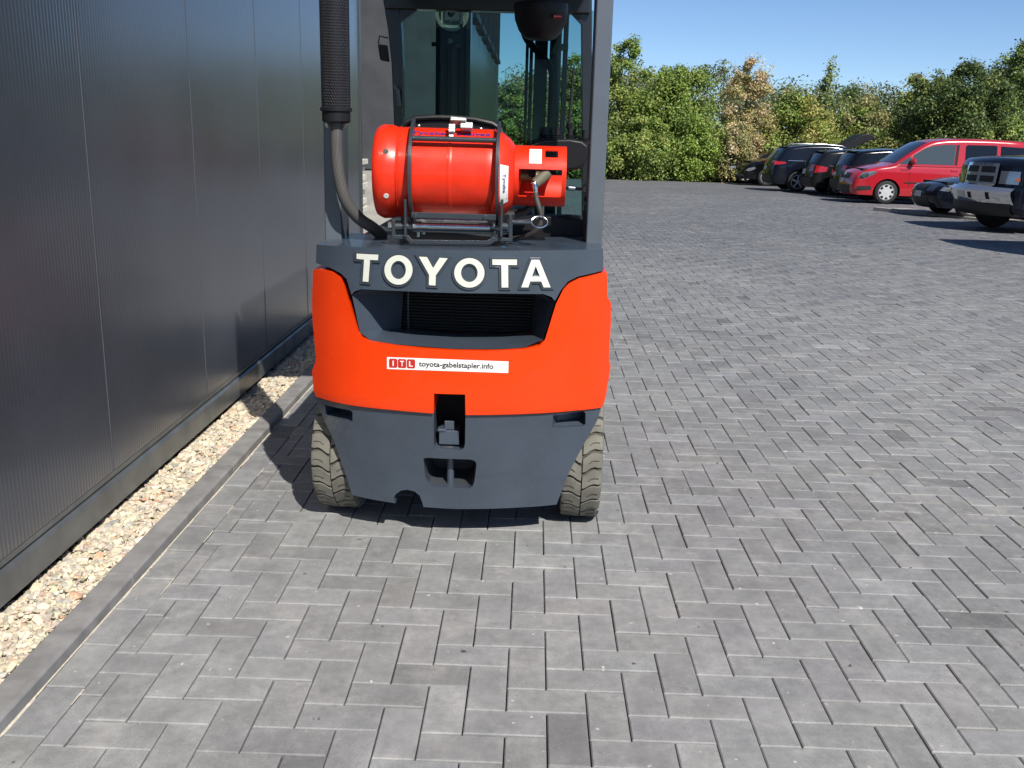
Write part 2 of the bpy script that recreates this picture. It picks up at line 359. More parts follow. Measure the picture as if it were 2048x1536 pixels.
def np_mesh(name, V, F, m, parent=None, cols=None, smooth=False):
    """V (n,3), F (k,4) or (k,3) arrays"""
    me = bpy.data.meshes.new(name); V = np.asarray(V, np.float32); F = np.asarray(F, np.int32)
    org = ORG.get(parent, Vector()) if parent is not None else Vector(); V = V-np.array(org, np.float32)
    me.vertices.add(len(V)); me.vertices.foreach_set('co', V.ravel()); k = F.shape[1]
    me.loops.add(F.size); me.loops.foreach_set('vertex_index', F.ravel()); me.polygons.add(len(F))
    me.polygons.foreach_set('loop_start', np.arange(0, F.size, k, dtype=np.int32)); me.polygons.foreach_set('loop_total', np.full(len(F), k, np.int32))
    me.update(calc_edges=True); me.validate()
    if cols is not None: tone_attr(me, cols)
    me.materials.append(MT[m])
    if smooth: me.shade_smooth()
    else: me.shade_flat()
    return link(name, me, parent)
#PART2
# ------------------------------------------------------------------ ground, paving
def grid_sheet(name, m, xs, ys, dz, parent=None):
    X, Y = np.meshgrid(xs, ys); Z = gz(X, Y)+dz; nx = len(xs)
    V = np.stack([X, Y, Z], -1).reshape(-1, 3); i = np.arange(len(V)).reshape(X.shape)
    F = np.stack([i[:-1, :-1], i[:-1, 1:], i[1:, 1:], i[1:, :-1]], -1).reshape(-1, 4)
    return np_mesh(name, V, F, m, parent, smooth=True)
struct(grid_sheet('ground', 'grass', [-900, -300, -60, -20, -5, 0, 5, 20, 60, 300, 900], [-80, -20, 0, 4, 6, 8, 10, 14, 20, 30, 43, 60, 100, 300, 1200], -0.06))
KX = -1.19                                             # foot of the kerb
PAVE_Y = 30.0; xr = lambda y: 0.6*y+3.2
paving = struct(grid_sheet('paving', 'sand', list(np.linspace(-1.3, 22, 12)), list(np.linspace(0.4, PAVE_Y, 60)), -0.016)); ORG[paving] = Vector()
rows = []
ys = np.linspace(0.4, 43, 90)
V = []; Fq = []
for i, y in enumerate(ys):                              # far part of the yard, pieces no longer told apart
    xa = xr(y) if y <= PAVE_Y else -9.0
    for x in np.linspace(0, 1, 9): V.append((xa+(60-xa)*x, y, float(gz(0, y))-0.001))
    if i and not (ys[i-1] <= PAVE_Y < y):
        for k in range(8): a = (i-1)*9+k; Fq.append((a, a+1, a+10, a+9))
yi = int(np.searchsorted(ys, PAVE_Y)); b = len(V)
for y in (PAVE_Y, ys[yi]):
    for x in np.linspace(0, 1, 9): V.append((-9+69*x, y, float(gz(0, y))-0.001))
for k in range(8): Fq.append((b+k, b+k+1, b+10+k, b+9+k))
struct(np_mesh('yard', V, Fq, 'yard'))
V = [(x, y, float(gz(0, y))-0.004) for y in np.linspace(8.3, 31, 24) for x in (-9.0, -1.28)]
struct(np_mesh('side_yard', V, [(2*i, 2*i+1, 2*i+3, 2*i+2) for i in range(23)], 'light'))

P = []                                                  # (x0,x1,y0,y1)
OX, OY, U = 0.073, 2.038, 0.1; XE = KX+0.105
for c in range(-14, 222):
    for r in range(-17, 281):
        k = (r-c) % 4
        if k == 1: q = (c-1, c+1, r, r+1) if False else None
        x0 = OX+c*U; y0 = OY+r*U
        if k == 0: q = (x0-U, x0+U, y0, y0+U)           # lies across
        elif k == 2: q = (x0, x0+U, y0, y0+2*U)         # lies along
        else: continue
        if q[1] < XE+0.02 or q[0] > xr(q[2]) or q[3] > PAVE_Y+0.1: continue
        P.append((max(q[0], XE), *q[1:]))
for k in range(150): P.append((KX+0.003, XE, 0.4+0.2*k+0.07, 0.6+0.2*k+0.07))
P = np.array(P); N = len(P)
GAP = 0.0011+RNG.random((N, 4))*0.0010; Q = P+GAP*np.array([1, -1, 1, -1]); CH = 0.003
def paver_verts(Q, zj, tx, ty, cx, cy):
    """sixteen corners of each stone: worn middle, top edge, chamfer foot, lower edge"""
    out = []
    for lvl, ins, z in ((0, 0.022, 0.0), (1, CH, 0.0), (2, 0.0, -CH*0.9), (3, 0.0, -0.03)):
        for sx, sy in ((0, 2), (1, 2), (1, 3), (0, 3)):
            x = Q[:, sx]+(ins if sx == 0 else -ins); y = Q[:, sy]+(ins if sy == 2 else -ins)
            out.append(np.stack([x, y, gz(x, y)+z+zj+(x-cx)*tx+(y-cy)*ty], -1))
    return np.stack(out, 1)
cx = (Q[:, 0]+Q[:, 1])/2; cy = (Q[:, 2]+Q[:, 3])/2
zj = RNG.normal(0, 0.0011, N); tx = RNG.normal(0, 0.004, N); ty = RNG.normal(0, 0.004, N)
PV = paver_verts(Q, zj, tx, ty, cx, cy)
tone = 0.242*np.exp(RNG.normal(0, 0.06, N)); tone[RNG.random(N) < 0.03] *= 0.74; tone[RNG.random(N) < 0.02] *= 1.2
tint = np.stack([tone*(0.985+RNG.normal(0.0, 0.006, N)), tone, tone*(1.025+RNG.normal(0.0, 0.010, N))], -1)
FB = np.array([(0, 1, 2, 3)]+[(4*l+4+i, 4*l+4+(i+1) % 4, 4*l+(i+1) % 4, 4*l+i) for l in range(3) for i in range(4)])
RUB = np.concatenate([RNG.uniform(0.92, 1.0, (N, 4)), RNG.uniform(0.97, 1.07, (N, 4)), RNG.uniform(0.90, 1.04, (N, 8))], 1)   # paler rubbed edges
# the 300 that show largest
dx = cx; dy = cy; dep = np.stack([dx, dy, -CAM_H+0*dx], -1); zc = dep@np.array(FWD); pu = 1024+F_PX*(dep@np.array(RIGHT))/zc; pv = 768-F_PX*(dep@np.array(UP))/zc
hid = (np.abs(cx+0.24) < 0.5) & (cy > 3.1) & (cy < 6)
score = np.where((pu > -60) & (pu < 2108) & (pv < 1570) & (zc > 0.5) & ~hid, 1/(dx*dx+dy*dy+CAM_H**2), 0)
big = np.argsort(-score)[:300]; rest = np.setdiff1d(np.arange(N), big)
for i in big:
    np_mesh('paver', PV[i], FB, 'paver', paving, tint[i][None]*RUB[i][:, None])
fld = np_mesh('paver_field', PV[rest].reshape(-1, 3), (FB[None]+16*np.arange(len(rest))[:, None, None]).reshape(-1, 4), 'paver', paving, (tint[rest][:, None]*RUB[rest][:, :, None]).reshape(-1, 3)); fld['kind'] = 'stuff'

# kerb of metre stones along the gravel strip
KZ = 0.036; KB = KX-0.08
kq = MB(); kq.bx(KB+0.004, KX-0.004, -0.5, 30, -0.1, -0.004); kerb = struct(kq.build('kerb', 'sand')); ORG[kerb] = Vector()
for k in range(-1, 9):
    q = MB(); y0 = 0.62+k*1.0; y1 = y0+0.996; j = random.uniform(-0.0012, 0.0012)
    prof = [(KX, -0.06), (KX, KZ-0.007), (KX-0.007, KZ), (KB+0.003, KZ), (KB, KZ-0.003), (KB, -0.06)]
    q.prism([(x+j, y0, z) for x, z in prof], 0, (0, y1-y0, 0)); q.build('kerb_stone', 'kerb', kerb, bevel=0.002, seg=1)
q = MB(); n = 320; ysn = np.linspace(0.5, 8.6, n)
wd = 0.0005+0.0065*RNG.random(n)*(np.sin(ysn*5.1)+0.7*np.sin(ysn*13+1) > -0.7)
vs = [(KX+0.0005, y, 0.0005) for y in ysn]+[(KX+0.003+a, y, -0.002) for y, a in zip(ysn, wd)]
q.add(vs, [(i, i+1, n+i+1, n+i) for i in range(n-1)]); 
for xs_, ph in ((XE, 0.3), (XE+0.051, 2.0)):             # sand left in the joints near the kerb
    for k in range(34):
        if math.sin(k*2.3+ph*3) < (0.1 if ph < 1 else 0.62): continue
        y0 = 1.3+k*0.2+0.1*random.random(); y1 = y0+random.uniform(0.06, 0.19); w_ = random.uniform(0.0012, 0.0028)
        b0 = len(q.v); q.add([(xs_-w_+0.0005*math.sin(9*t), y0+(y1-y0)*t, -0.0012) for t in np.linspace(0, 1, 7)]+[(xs_+w_*random.uniform(0.4, 1), y0+(y1-y0)*t, -0.0012) for t in np.linspace(0, 1, 7)], [(i, i+1, 8+i, 7+i) for i in range(6)])
s_ = q.build('joint_sand', 'kerbsand', kerb); s_['kind'] = 'stuff'

# gravel between kerb and hall
WX = -1.475
gb = MB(); gb.bx(WX-0.3, KB-0.002, -0.5, 8.7, -0.1, -0.004); gbo = struct(gb.build('gravel_bed', 'soil')); ORG[gbo] = Vector()
gb = MB(); gb.bx(WX+0.035, KB-0.003, -0.5, 8.7, -0.05, 0.004); gb.build('grit_layer', 'kerbsand', gbo)
ico = bmesh.new(); bmesh.ops.create_icosphere(ico, subdivisions=1, radius=1); IV = np.array([v.co[:] for v in ico.verts]); IF = np.array([[v.index for v in f.verts] for f in ico.faces]); ico.free()
ns = 15500; gy = np.where(RNG.random(ns) < 0.8, 0.6+6.2*RNG.random(ns), 6.8+1.9*RNG.random(ns)); gx = WX-0.015+(KB-WX+0.003)*RNG.random(ns)
ln = np.clip(RNG.lognormal(math.log(0.0103), 0.38, ns), 0.006, 0.028)
edge = np.minimum((gx-WX)/0.05, 1)
gzv = 0.006+0.016*RNG.random(ns)*np.clip(edge, 0.1, 1)
sc = np.stack([ln*RNG.uniform(0.75, 1.25, ns), ln*RNG.uniform(0.6, 1.0, ns), ln*RNG.uniform(0.3, 0.55, ns)], -1)
jit = 1+RNG.normal(0, 0.17, (ns, len(IV), 1)); VV = IV[None]*jit*sc[:, None]
def rots(n, tilt):
    a = RNG.uniform(0, 2*math.pi, n); t = RNG.normal(0, tilt, n); b_ = RNG.normal(0, tilt, n)
    ca, sa, ct, st, cb, sb = np.cos(a), np.sin(a), np.cos(t), np.sin(t), np.cos(b_), np.sin(b_); z = 0*a; o = 1+z
    Rz = np.stack([ca, -sa, z, sa, ca, z, z, z, o], -1).reshape(-1, 3, 3); Rx = np.stack([o, z, z, z, ct, -st, z, st, ct], -1).reshape(-1, 3, 3); Ry = np.stack([cb, z, sb, z, o, z, -sb, z, cb], -1).reshape(-1, 3, 3)
    return Rx@Ry@Rz
VV = np.einsum('nij,nkj->nki', rots(ns, 0.32), VV)+np.stack([gx, gy, gzv], -1)[:, None]
VV[:, :, 0] = np.minimum(VV[:, :, 0], KB-0.001)
gc = np.array([0.55, 0.475, 0.36])*np.exp(RNG.normal(0, 0.16, (ns, 1)))*(1+RNG.normal(0, 0.035, (ns, 3)))
pk = RNG.random(ns) < 0.035; gc[pk] = np.array([0.54, 0.34, 0.22])*RNG.uniform(0.8, 1.1, (pk.sum(), 1)); gg = RNG.random(ns) < 0.12; gc[gg] = np.array([0.40, 0.38, 0.33])*RNG.uniform(0.75, 1.15, (gg.sum(), 1))
gr = np_mesh('gravel', VV.reshape(-1, 3), (IF[None]+len(IV)*np.arange(ns)[:, None, None]).reshape(-1, 3), 'gravel', None, np.repeat(gc, len(IV), 0))
gr['kind'] = 'stuff'; tag(gr, 'beige crushed stone strip between dark metal wall and kerb', 'gravel')

# ------------------------------------------------------------------ near hall with ribbed metal panels
YE = 8.16; HT = 6.5
hall = thing('hall', 'dark grey metal clad hall with vertical ribbed panels, left edge of the yard', 'building', (WX-5, 2, 0))
q = MB(); q.bx(WX-10, WX-0.03, -5, YE-0.02, 0.0, HT); q.build('core_wall', 'soil', hall)
def ribbed(width, z0, z1, pitch=0.02, amp=0.0006):
    n = int(round(width/pitch)); pts = []
    for i in range(n):
        for t, d in ((0.0, 0.0), (0.28, 0.0), (0.5, 1.0), (0.72, 1.0)): pts.append(((i+t)*pitch, d*amp))
    pts.append((n*pitch, 0)); pts = [(0.0, -0.012)]+pts+[(n*pitch, -0.012)]
    V = [(d, y, z) for z in (z0, z1) for y, d in pts]; k = len(pts)
    return V, [(i, i+1, k+i+1, k+i) for i in range(k-1)]
pv_, pf_ = ribbed(0.99, 0.165, HT)
me0 = None
for k in range(-8, 5):
    y0 = 3.163+k; off = Vector((WX, y0+0.005, 0))
    if me0 is None:
        q = MB(); q.add(pv_, pf_); o = q.build('wall_panel', 'wall', None, ang=70); me0 = o.data; o.parent = hall
    else: o = link('wall_panel', me0, hall)
    o.location = off-ORG[hall]
for k in range(-8, 6):
    q = MB(); q.prism([(WX-0.008, 3.163+k-0.0048, 0.166), (WX+0.0022, 3.163+k-0.0012, 0.166), (WX+0.0022, 3.163+k+0.0022, 0.166), (WX-0.008, 3.163+k+0.0048, 0.166)], 0, (0, 0, HT-0.17))
    if 3.163+k < YE-0.1: q.build('panel_joint', 'bead', hall)
q = MB(); q.bx(WX-0.03, WX-0.010, -5, YE, 0.02, HT); q.build('joint_strip', 'blackmat', hall)
for k in range(-3, 7):                                  # folded base flashing in two-metre lengths
    q = MB(); y0 = -3.9+k*2.01; y1 = min(y0+2.005, YE)
    if y1-y0 < 0.1 or y0 > YE: continue
    q.prism([(WX-0.02, y0, 0.142), (WX+0.006, y0, 0.137), (WX+0.013, y0, 0.128), (WX+0.014, y0, 0.043), (WX+0.004, y0, 0.036), (WX-0.02, y0, 0.036)], 0, (0, y1-y0, 0))
    q.build('base_flashing', 'flash', hall, bevel=0.0015, seg=1)
q = MB(); q.bx(WX-0.02, WX+0.002, -5, YE-0.02, 0.146, 0.163); q.build('base_rail', 'flash', hall)
q = MB(); q.bx(WX-0.08, WX+0.012, YE-0.012, YE+0.05, 0.02, HT); q.build('corner_trim', 'trim', hall, bevel=0.003)
q = MB(); q.bx(WX-9.9, WX-0.081, YE-0.006, YE+0.02, 0.05, HT); q.build('end_wall', 'wall2', hall)
q = MB(); q.bx(WX-10.1, WX+0.06, -5.1, YE+0.1, HT+0.002, HT+0.3); q.build('parapet', 'flash', hall)

# ------------------------------------------------------------------ far hall: end wall, long side and window row
FY0, FY1, FX, FH = 17.4, 36.5, -1.50, 7.5; fz = float(gz(0, 20))-0.15
fh = thing('hall', 'far grey metal hall with a row of narrow upright windows, seen through the forklift cab', 'building', (FX-5, FY0, fz))
q = MB(); q.bx(FX-11, FX-0.05, FY0+0.05, FY1, fz, FH); q.build('core_wall', 'wall2', fh)
for k in range(11):
    q = MB(); x1 = FX-k*1.0; q.bx(x1-0.99, x1, FY0, FY0+0.048, fz+1.0, FH); q.build('wall_panel', 'wall2', fh, bevel=0.004, seg=1)
    q = MB(); q.bx(x1-0.99, x1, FY0+0.02, FY0+0.047, fz+0.1, fz+0.97); q.build('plinth_panel', 'light', fh)
for k in range(19):
    q = MB(); y0 = FY0+0.049+k; V, F = ribbed(0.99, fz+0.2, FH, 0.03, 0.002); q.add([(FX+0.002+a, y0+b_, c) for a, b_, c in V], F); q.build('wall_panel', 'wall2', fh, ang=70)
for k in range(6):
    y0 = 21.6+2.5*k; wq = MB(); wq.bx(FX+0.004, FX+0.03, y0, y0+1.5, 4.0, 6.1); wo = wq.build('window', 'winglass', fh)
    fq = MB()
    for a in ((y0-0.1, y0, 3.9, 6.2), (y0+1.5, y0+1.6, 3.9, 6.2)): fq.bx(FX+0.004, FX+0.12, a[0], a[1], a[2], a[3])
    fq.bx(FX+0.004, FX+0.16, y0-0.1, y0+1.6, 3.78, 3.898); fq.bx(FX+0.004, FX+0.12, y0-0.1, y0+1.6, 6.202, 6.3); fq.build('window_frame', 'black', wo)
q = MB(); q.bx(FX-0.1, FX+0.06, FY0-0.03, FY0+0.06, fz, FH+0.1); q.build('corner_trim', 'trim', fh)
q = MB(); q.bx(FX-0.1, FX+0.06, FY1-0.06, FY1+0.03, fz, FH+0.1); q.build('corner_trim', 'trim', fh)
st = thing('board_stack', 'stack of pale boards with dark gaps standing before the far hall', 'stack', (-3.3, 16.6, float(gz(0, 16.6))))
for k in range(7):
    q = MB(); z0 = float(gz(0, 16.6))+0.10+k*0.135; q.bx(-4.0+0.02*(k % 2), -2.93-0.03*(k % 3), 16.2, 17.0, z0, z0+0.085); q.build('board', 'pale', st, bevel=0.004, seg=1)
for x in (-3.8, -3.1):
    q = MB(); z0 = float(gz(0, 16.6)); q.bx(x-0.05, x+0.05, 16.22, 16.98, z0, z0+0.98); q.build('spacer', 'black', st)
#PART3
# ------------------------------------------------------------------ forklift truck
FXC = -0.235
fk = thing('forklift', 'orange and slate grey forklift truck seen from behind with open cab', 'forklift', (FXC, 3.9, 0))
def YS(x, z):
    u = (x-FXC)/0.485
    return 2.955+0.105*u*u+0.05*abs(u)**6+0.19*max(0, 0.5-z)+0.02*max(0, z-0.5)
def onS(px, py, off=0.0):
    y = 3.0
    for _ in range(12): p = atY(px, py, y); y = YS(p.x, p.z)+off
    return p
def outl(pts, off=0.0): return [(p.x, p.z) for p in (onS(a, b_, off) for a, b_ in pts)]
def arc(cx, cy, rx, ry, a0, a1, n=8): return [(cx+rx*math.cos(rad(a0+(a1-a0)*i/n)), cy+ry*math.sin(rad(a0+(a1-a0)*i/n))) for i in range(n+1)]
# orange body of the counterweight
o_in = [(681, 556), (688, 572), (697, 602), (716, 664), (724, 676), (740, 683), (794, 692), (850, 698), (912, 701), (970, 702), (1006, 701), (1050, 698), (1078, 692), (1090, 680), (1112, 608), (1126, 580), (1138, 567), (1158, 557), (1213, 543)]
o_out = [(1215, 560), (1215, 596), (1222, 606), (1222, 640), (1218, 715), (1221, 735), (1212, 790), (1208, 806), (1203, 815), (1150, 821), (1069, 827), (1000, 829.5), (931, 830), (930.5, 789), (868, 787), (867, 827), (790, 820.5), (709, 811.5), (650, 799), (632, 793), (627, 780), (624, 742), (632, 719), (625, 640), (624, 600), (626, 540), (640, 538), (664, 544)]
slab('counterweight_body', 'orange', fk, outl(o_in+o_out, -0.006), [], lambda x, z: YS(x, z)-0.006, 0.34, 0.045, 0.015, 3, ang=30)
# slate top band with the lettering
top = [(633, 489), (700, 493), (775, 497), (912, 501), (1037, 501), (1130, 500), (1206, 497), (1207, 541), (1156, 553), (1136, 563), (1122, 580), (1110, 602), (1103, 594), (1087, 588), (1000, 587), (912, 586), (800, 582), (722, 578.5), (709, 583), (703, 590), (693, 558), (682, 547), (662, 536), (632, 526)]
ct = slab('counterweight_top', 'grey', fk, outl(top), [], YS, 0.40, 0.045, 0.009, 3, ang=30)
# lower slate skirt with slot, tow pocket and corner pockets
slot = [(868, 826.5), (867.5, 886), (870, 895), (879, 899), (920, 901), (928, 896), (930, 888), (931, 830)]
skirt = [(631, 795), (650, 800), (709, 812), (790, 821)]+slot+[(1000, 830), (1069, 828), (1150, 822), (1202, 816), (1196, 838), (1169, 886), (1140, 940), (1113, 1009), (1037, 1015), (975, 1017.5), (912, 1018), (847, 1014)]+[(845, 1006), (839, 991), (829, 983), (815, 979.5), (802, 981), (792, 988), (787, 996), (791, 1006.5)]+[(740, 998), (704, 990), (690, 945), (667, 880), (645, 832)]
hole2 = [(847, 917), (854, 915.5), (942, 919), (951, 923), (953, 930), (949, 962), (945, 973), (937, 977), (868, 973), (857, 968), (851, 957)]
lp = [(650, 810), (700, 820), (705, 824), (705, 842), (700, 843), (652, 831)]
rp = [(1106, 831), (1166, 822), (1171, 826), (1171, 848), (1166, 852), (1104, 855)]
slab('counterweight_skirt', 'grey', fk, outl(skirt, 0.004), [outl(h, 0.004) for h in (hole2, lp, rp)], lambda x, z: YS(x, z)+0.004, 0.30, 0.045, 0.006, 2, ang=30)
for nm, hp, d, sx, sz in (('corner_pocket', lp, 0.06, 0.7, 0.45), ('corner_pocket', rp, 0.05, 0.75, 0.5), ('tow_pocket', hole2, 0.13, 0.86, 0.5)):
    A = [onS(a, b_, 0.010) for a, b_ in hp]; c = sum(A, Vector())/len(A); zt = max(p.z for p in A)
    B = [Vector((c.x+(p.x-c.x)*sx, p.y+d, zt-(zt-p.z)*(sz+0.3))) for p in A]; n = len(A)
    q = MB(); q.add(A+B, [(i, (i+1) % n, n+(i+1) % n, n+i) for i in range(n)]+[tuple(range(n, 2*n))]); q.build(nm, 'grey' if nm == 'corner_pocket' else 'darkgrey', fk, ang=30)
q = MB(); a = atY(899, 800, 3.15); q.bx(a.x-0.07, a.x+0.07, 3.13, 3.15, 0.30, 0.62); q.build('slot_back', 'blackmat', fk)  # black plate paints in the unlit depth of the slot
q = MB(); a = atY(899, 945, 3.06); q.tube([(a.x+0.004, 3.055, 0.18), (a.x+0.004, 3.055, 0.36)], 0.0125, 16); pin = q.build('tow_pin', 'grey', fk)
q = MB(); a = atY(899, 872, 3.03); q.bx(a.x-0.035, a.x+0.034, 3.02, 3.09, a.z-0.028, a.z+0.022); q.bx(a.x-0.040, a.x-0.012, 3.016, 3.05, a.z+0.018, a.z+0.028); q.bx(a.x-0.018, a.x+0.016, 3.03, 3.042, a.z+0.022, a.z+0.052)
q.build('tow_pin_handle', 'grey', pin, bevel=0.003)
q = MB(); q.lathe((a.x-0.005, 3.045, a.z-0.04), (0, 0, 1), [(0, 0.026), (0.005, 0.026)], 24); q.build('washer', 'zinc', pin)
# tapered air duct and radiator
od = [(704, 590), (722, 580), (912, 587.5), (1087, 589), (1110, 604), (1086.5, 679), (1049, 695), (1006, 698), (912, 698), (794, 689), (741, 680.5), (720, 665)]
idn = [(806, 586), (812, 584), (912, 588), (1060, 589), (1068, 596), (1062, 668), (1045, 677), (1006, 677), (912, 675), (850, 672), (815, 669), (802, 662)]
A = [onS(a, b_, 0.010) for a, b_ in od]; B = [atY(a, b_, 3.20) for a, b_ in idn]; n = len(A); q = MB()
for i in range(6, 11): B[i].z = max(B[i].z, A[i].z+0.004)
Mi = [a.lerp(b_, 0.5)+Vector((0, 0.0, 0.006 if i > 5 else 0)) for i, (a, b_) in enumerate(zip(A, B))]
q.add(A+Mi+B, [(i, (i+1) % n, n+(i+1) % n, n+i) for i in range(n)]+[(n+i, n+(i+1) % n, 2*n+(i+1) % n, 2*n+i) for i in range(n)]); q.build('air_duct', 'grey', fk, ang=40)
r0 = atY(790, 580, 3.23); r1 = atY(1075, 690, 3.23)
q = MB(); q.bx(r0.x, r1.x, 3.235, 3.26, r1.z, r0.z+0.01); rdt = q.build('radiator', 'blackmat', fk)
q = MB()
for k in range(17): z = r1.z+0.008+k*(r0.z-r1.z)/17; q.box(((r0.x+r1.x)/2+0.01, 3.228, z), (r1.x-r0.x-0.04, 0.012, 0.0028))
s_ = q.build('radiator_fins', 'black', rdt); s_['kind'] = 'stuff'
a = atY(817, 630, 3.222); q = MB(); q.bx(a.x-0.003, a.x+0.003, 3.215, 3.222, r1.z, r0.z); q.build('radiator_edge', 'darkgrey', rdt)

# raised name across the band
def L1(p): return (690+p[0]/9.309, 480+p[1]/9.309)
def L2(p): return (900+p[0]/9.309, 480+p[1]/9.309)
LET = [
    (L1, [(215, 255), (620, 275), (612, 378), (465, 372), (435, 782), (328, 772), (355, 365), (215, 352)], None),
    (L1, ellipse(995, 558, 262, 275), ellipse(993, 558, 140, 170)),
    (L1, [(1375, 312), (1525, 318), (1640, 525), (1760, 332), (1912, 342), (1690, 660), (1685, 848), (1562, 840), (1565, 648)], None),
    (L2, ellipse(360, 612, 282, 275), ellipse(360, 612, 155, 172)),
    (L2, [(788, 362), (1248, 365), (1245, 468), (1082, 465), (1085, 885), (960, 885), (955, 465), (788, 462)], None),
    (L2, [(1515, 370), (1665, 370), (1875, 885), (1745, 885), (1700, 775), (1495, 775), (1458, 885), (1325, 885)], [(1595, 490), (1672, 680), (1528, 680)])]
for T, po, ho in LET:
    for nm, d, off, m in (('letter_rim', 44, -0.0055, 'grey'), ('letter_recess', 24, -0.0062, 'darkgrey'), ('letter', 0, -0.0085, 'white')):
        oo = [T(p) for p in offset_poly(po, d)]; hh = [[T(p) for p in offset_poly(ho, -d*0.6)]] if ho else []
        slab(nm, m, ct, outl(oo, off), [outl(h, off) for h in hh], (lambda o: lambda x, z: YS(x, z)+o)(off), 0.010, 0.03, 0.0022 if nm == 'letter_rim' else 0.0008, 2)
# sticker on the orange body
def quad_map(c, off):
    """c: four px corners TL TR BR BL -> function (u, v)"""
    def f(u, v):
        a = Vector(c[0]).lerp(Vector(c[1]), u); b_ = Vector(c[3]).lerp(Vector(c[2]), u); p = a.lerp(b_, 1-v); return onS(p.x, p.y, off)
    return f
stk_c = [(774, 714), (1017, 723), (1016.5, 746), (774, 738)]
def patch(name, m, parent, fm, u0, u1, v0, v1, n=14, r=0):
    q = MB(); vs = [fm(u0+(u1-u0)*i/n, v) for v in (v0, v1) for i in range(n+1)]; q.add(vs, [(i, i+1, n+2+i, n+1+i) for i in range(n)]); return q.build(name, m, parent)
cwb = [o for o in fk.children if o.name.startswith('counterweight_body')][0]
fm = quad_map(stk_c, -0.0072); sk = patch('sticker', 'sticker', cwb, fm, 0, 1, 0, 1)
fm2 = quad_map(stk_c, -0.0078); fm3 = quad_map(stk_c, -0.0084)
for k, chh in enumerate('ITL'):
    u0 = 0.016+k*0.0735; V, F, E_ = fill2d([(u0+0.069*a, 0.12+0.76*b_) for a, b_ in [(0.12, 0), (0.88, 0), (1, 0.12), (1, 0.88), (0.88, 1), (0.12, 1), (0, 0.88), (0, 0.12)]], (), 0)
    q = MB(); q.add([fm2(*p) for p in V], F); q.build('red_square', 'red', cwb, smooth=False)
    wid = 0.0095 if chh == 'I' else 0.032
    text_part('letter', chh, 'sticker', cwb, (lambda uc, wd: lambda u, v: fm3(uc-wd/2+u*wd, 0.28+v*0.44))(u0+0.0345, wid), 0.02)
text_part('lettering', 'toyota-gabelstapler.info', 'ink', cwb, lambda u, v: fm2(0.262+u*0.615, 0.32+v*0.44), 0.022)

# chassis, hood and floor behind the counterweight
q = MB(); q.bx(FXC-0.40, FXC+0.40, 3.40, 4.30, 0.45, 1.0); q.build('engine_hood', 'darkgrey', fk, bevel=0.02)
q = MB(); q.bx(FXC-0.30, FXC+0.30, 3.25, 4.9, 0.22, 0.46); q.build('chassis', 'blackmat', fk, bevel=0.01)
q = MB(); q.bx(FXC-0.48, FXC+0.48, 4.28, 4.75, 0.40, 0.46); q.build('floor_plate', 'black', fk, bevel=0.01)
for s in (-1, 1):
    q = MB(); q.bx(FXC+s*0.44-0.045, FXC+s*0.44+0.045, 3.45, 4.3, 0.47, 0.95); q.build('side_panel', 'orange', fk, bevel=0.015)

# overhead guard
def pillar(x0, x1, y0, y1, pts, nm='rear_pillar', m='pillar'):
    """box section following (y,z) points"""
    q = MB()
    for (ya, za), (yb, zb) in zip(pts[:-1], pts[1:]):
        q.add([(x0, ya, za), (x1, ya, za), (x1, ya+y1, za), (x0, ya+y1, za), (x0, yb, zb), (x1, yb, zb), (x1, yb+y1, zb), (x0, yb+y1, zb)], [(0, 1, 5, 4), (1, 2, 6, 5), (2, 3, 7, 6), (3, 0, 4, 7)])
    return q.build(nm, m, fk, bevel=0.006)
YP = 3.26; xl = atY(645, 300, YP).x; xr_ = atY(1214, 300, YP).x
ZR = 2.06
pillar(xl, xl+0.058, 0, 0.14, [(YP, 0.9), (YP+0.02, 1.5), (YP+0.06, ZR)])
pillar(xr_-0.056, xr_, 0, 0.14, [(YP, 0.9), (YP+0.02, 1.5), (YP+0.06, ZR)])
YFp = 4.62
def fpx(px, py, y=YFp): return atY(px, py, y)
for s, (ax, tx_) in ((0, (772, 800)), (1, (1166, 1184))):
    q = MB()
    if s == 0: prof = [(762, -40, 797), (766, 0, 798), (776, 60, 803), (783, 130, 806), (788, 250, 806), (797, 330, 812), (797, 500, 812)]
    else: prof = [(1163, -40, 1184), (1163, 60, 1184), (1164, 250, 1184), (1164, 400, 1183), (1164, 500, 1183)]
    pr = [(fpx(a, b_), fpx(c, b_)) for a, b_, c in prof]; n = len(pr); D = Vector((0, 0.07, 0))
    vs = [p for a in pr for p in (a[0], a[1], a[1]+D, a[0]+D)]
    q.add(vs, [(4*i+k, 4*i+(k+1) % 4, 4*i+4+(k+1) % 4, 4*i+4+k) for i in range(n-1) for k in range(4)]); q.build('front_pillar', 'blackpaint', fk, bevel=0.004)
a0 = fpx(770, 18); a1 = fpx(1180, 22)
q = MB(); q.bx(a0.x, a1.x, YFp-0.03, YFp+0.05, a0.z, a0.z+0.16); q.build('front_beam', 'blackpaint', fk, bevel=0.006)
for pl in ([(800, 18), (834, 20), (799, 47)], [(1137, 21), (1166, 21), (1164, 50)]):
    q = MB(); q.prism([fpx(a, b_, YFp-0.005) for a, b_ in pl], 0, (0, 0.03, 0)); q.build('gusset', 'blackpaint', fk)
for k in range(7):
    q = MB(); x = FXC-0.40+k*0.133; q.bx(x-0.012, x+0.012, YP+0.12, YFp, ZR+0.005, ZR+0.05); q.build('roof_bar', 'blackpaint', fk, bevel=0.004)
q = MB(); q.bx(xl+0.01, xr_-0.01, YP+0.02, YFp+0.10, ZR+0.058, ZR+0.075); q.build('roof_panel', 'blackpaint', fk, bevel=0.006)
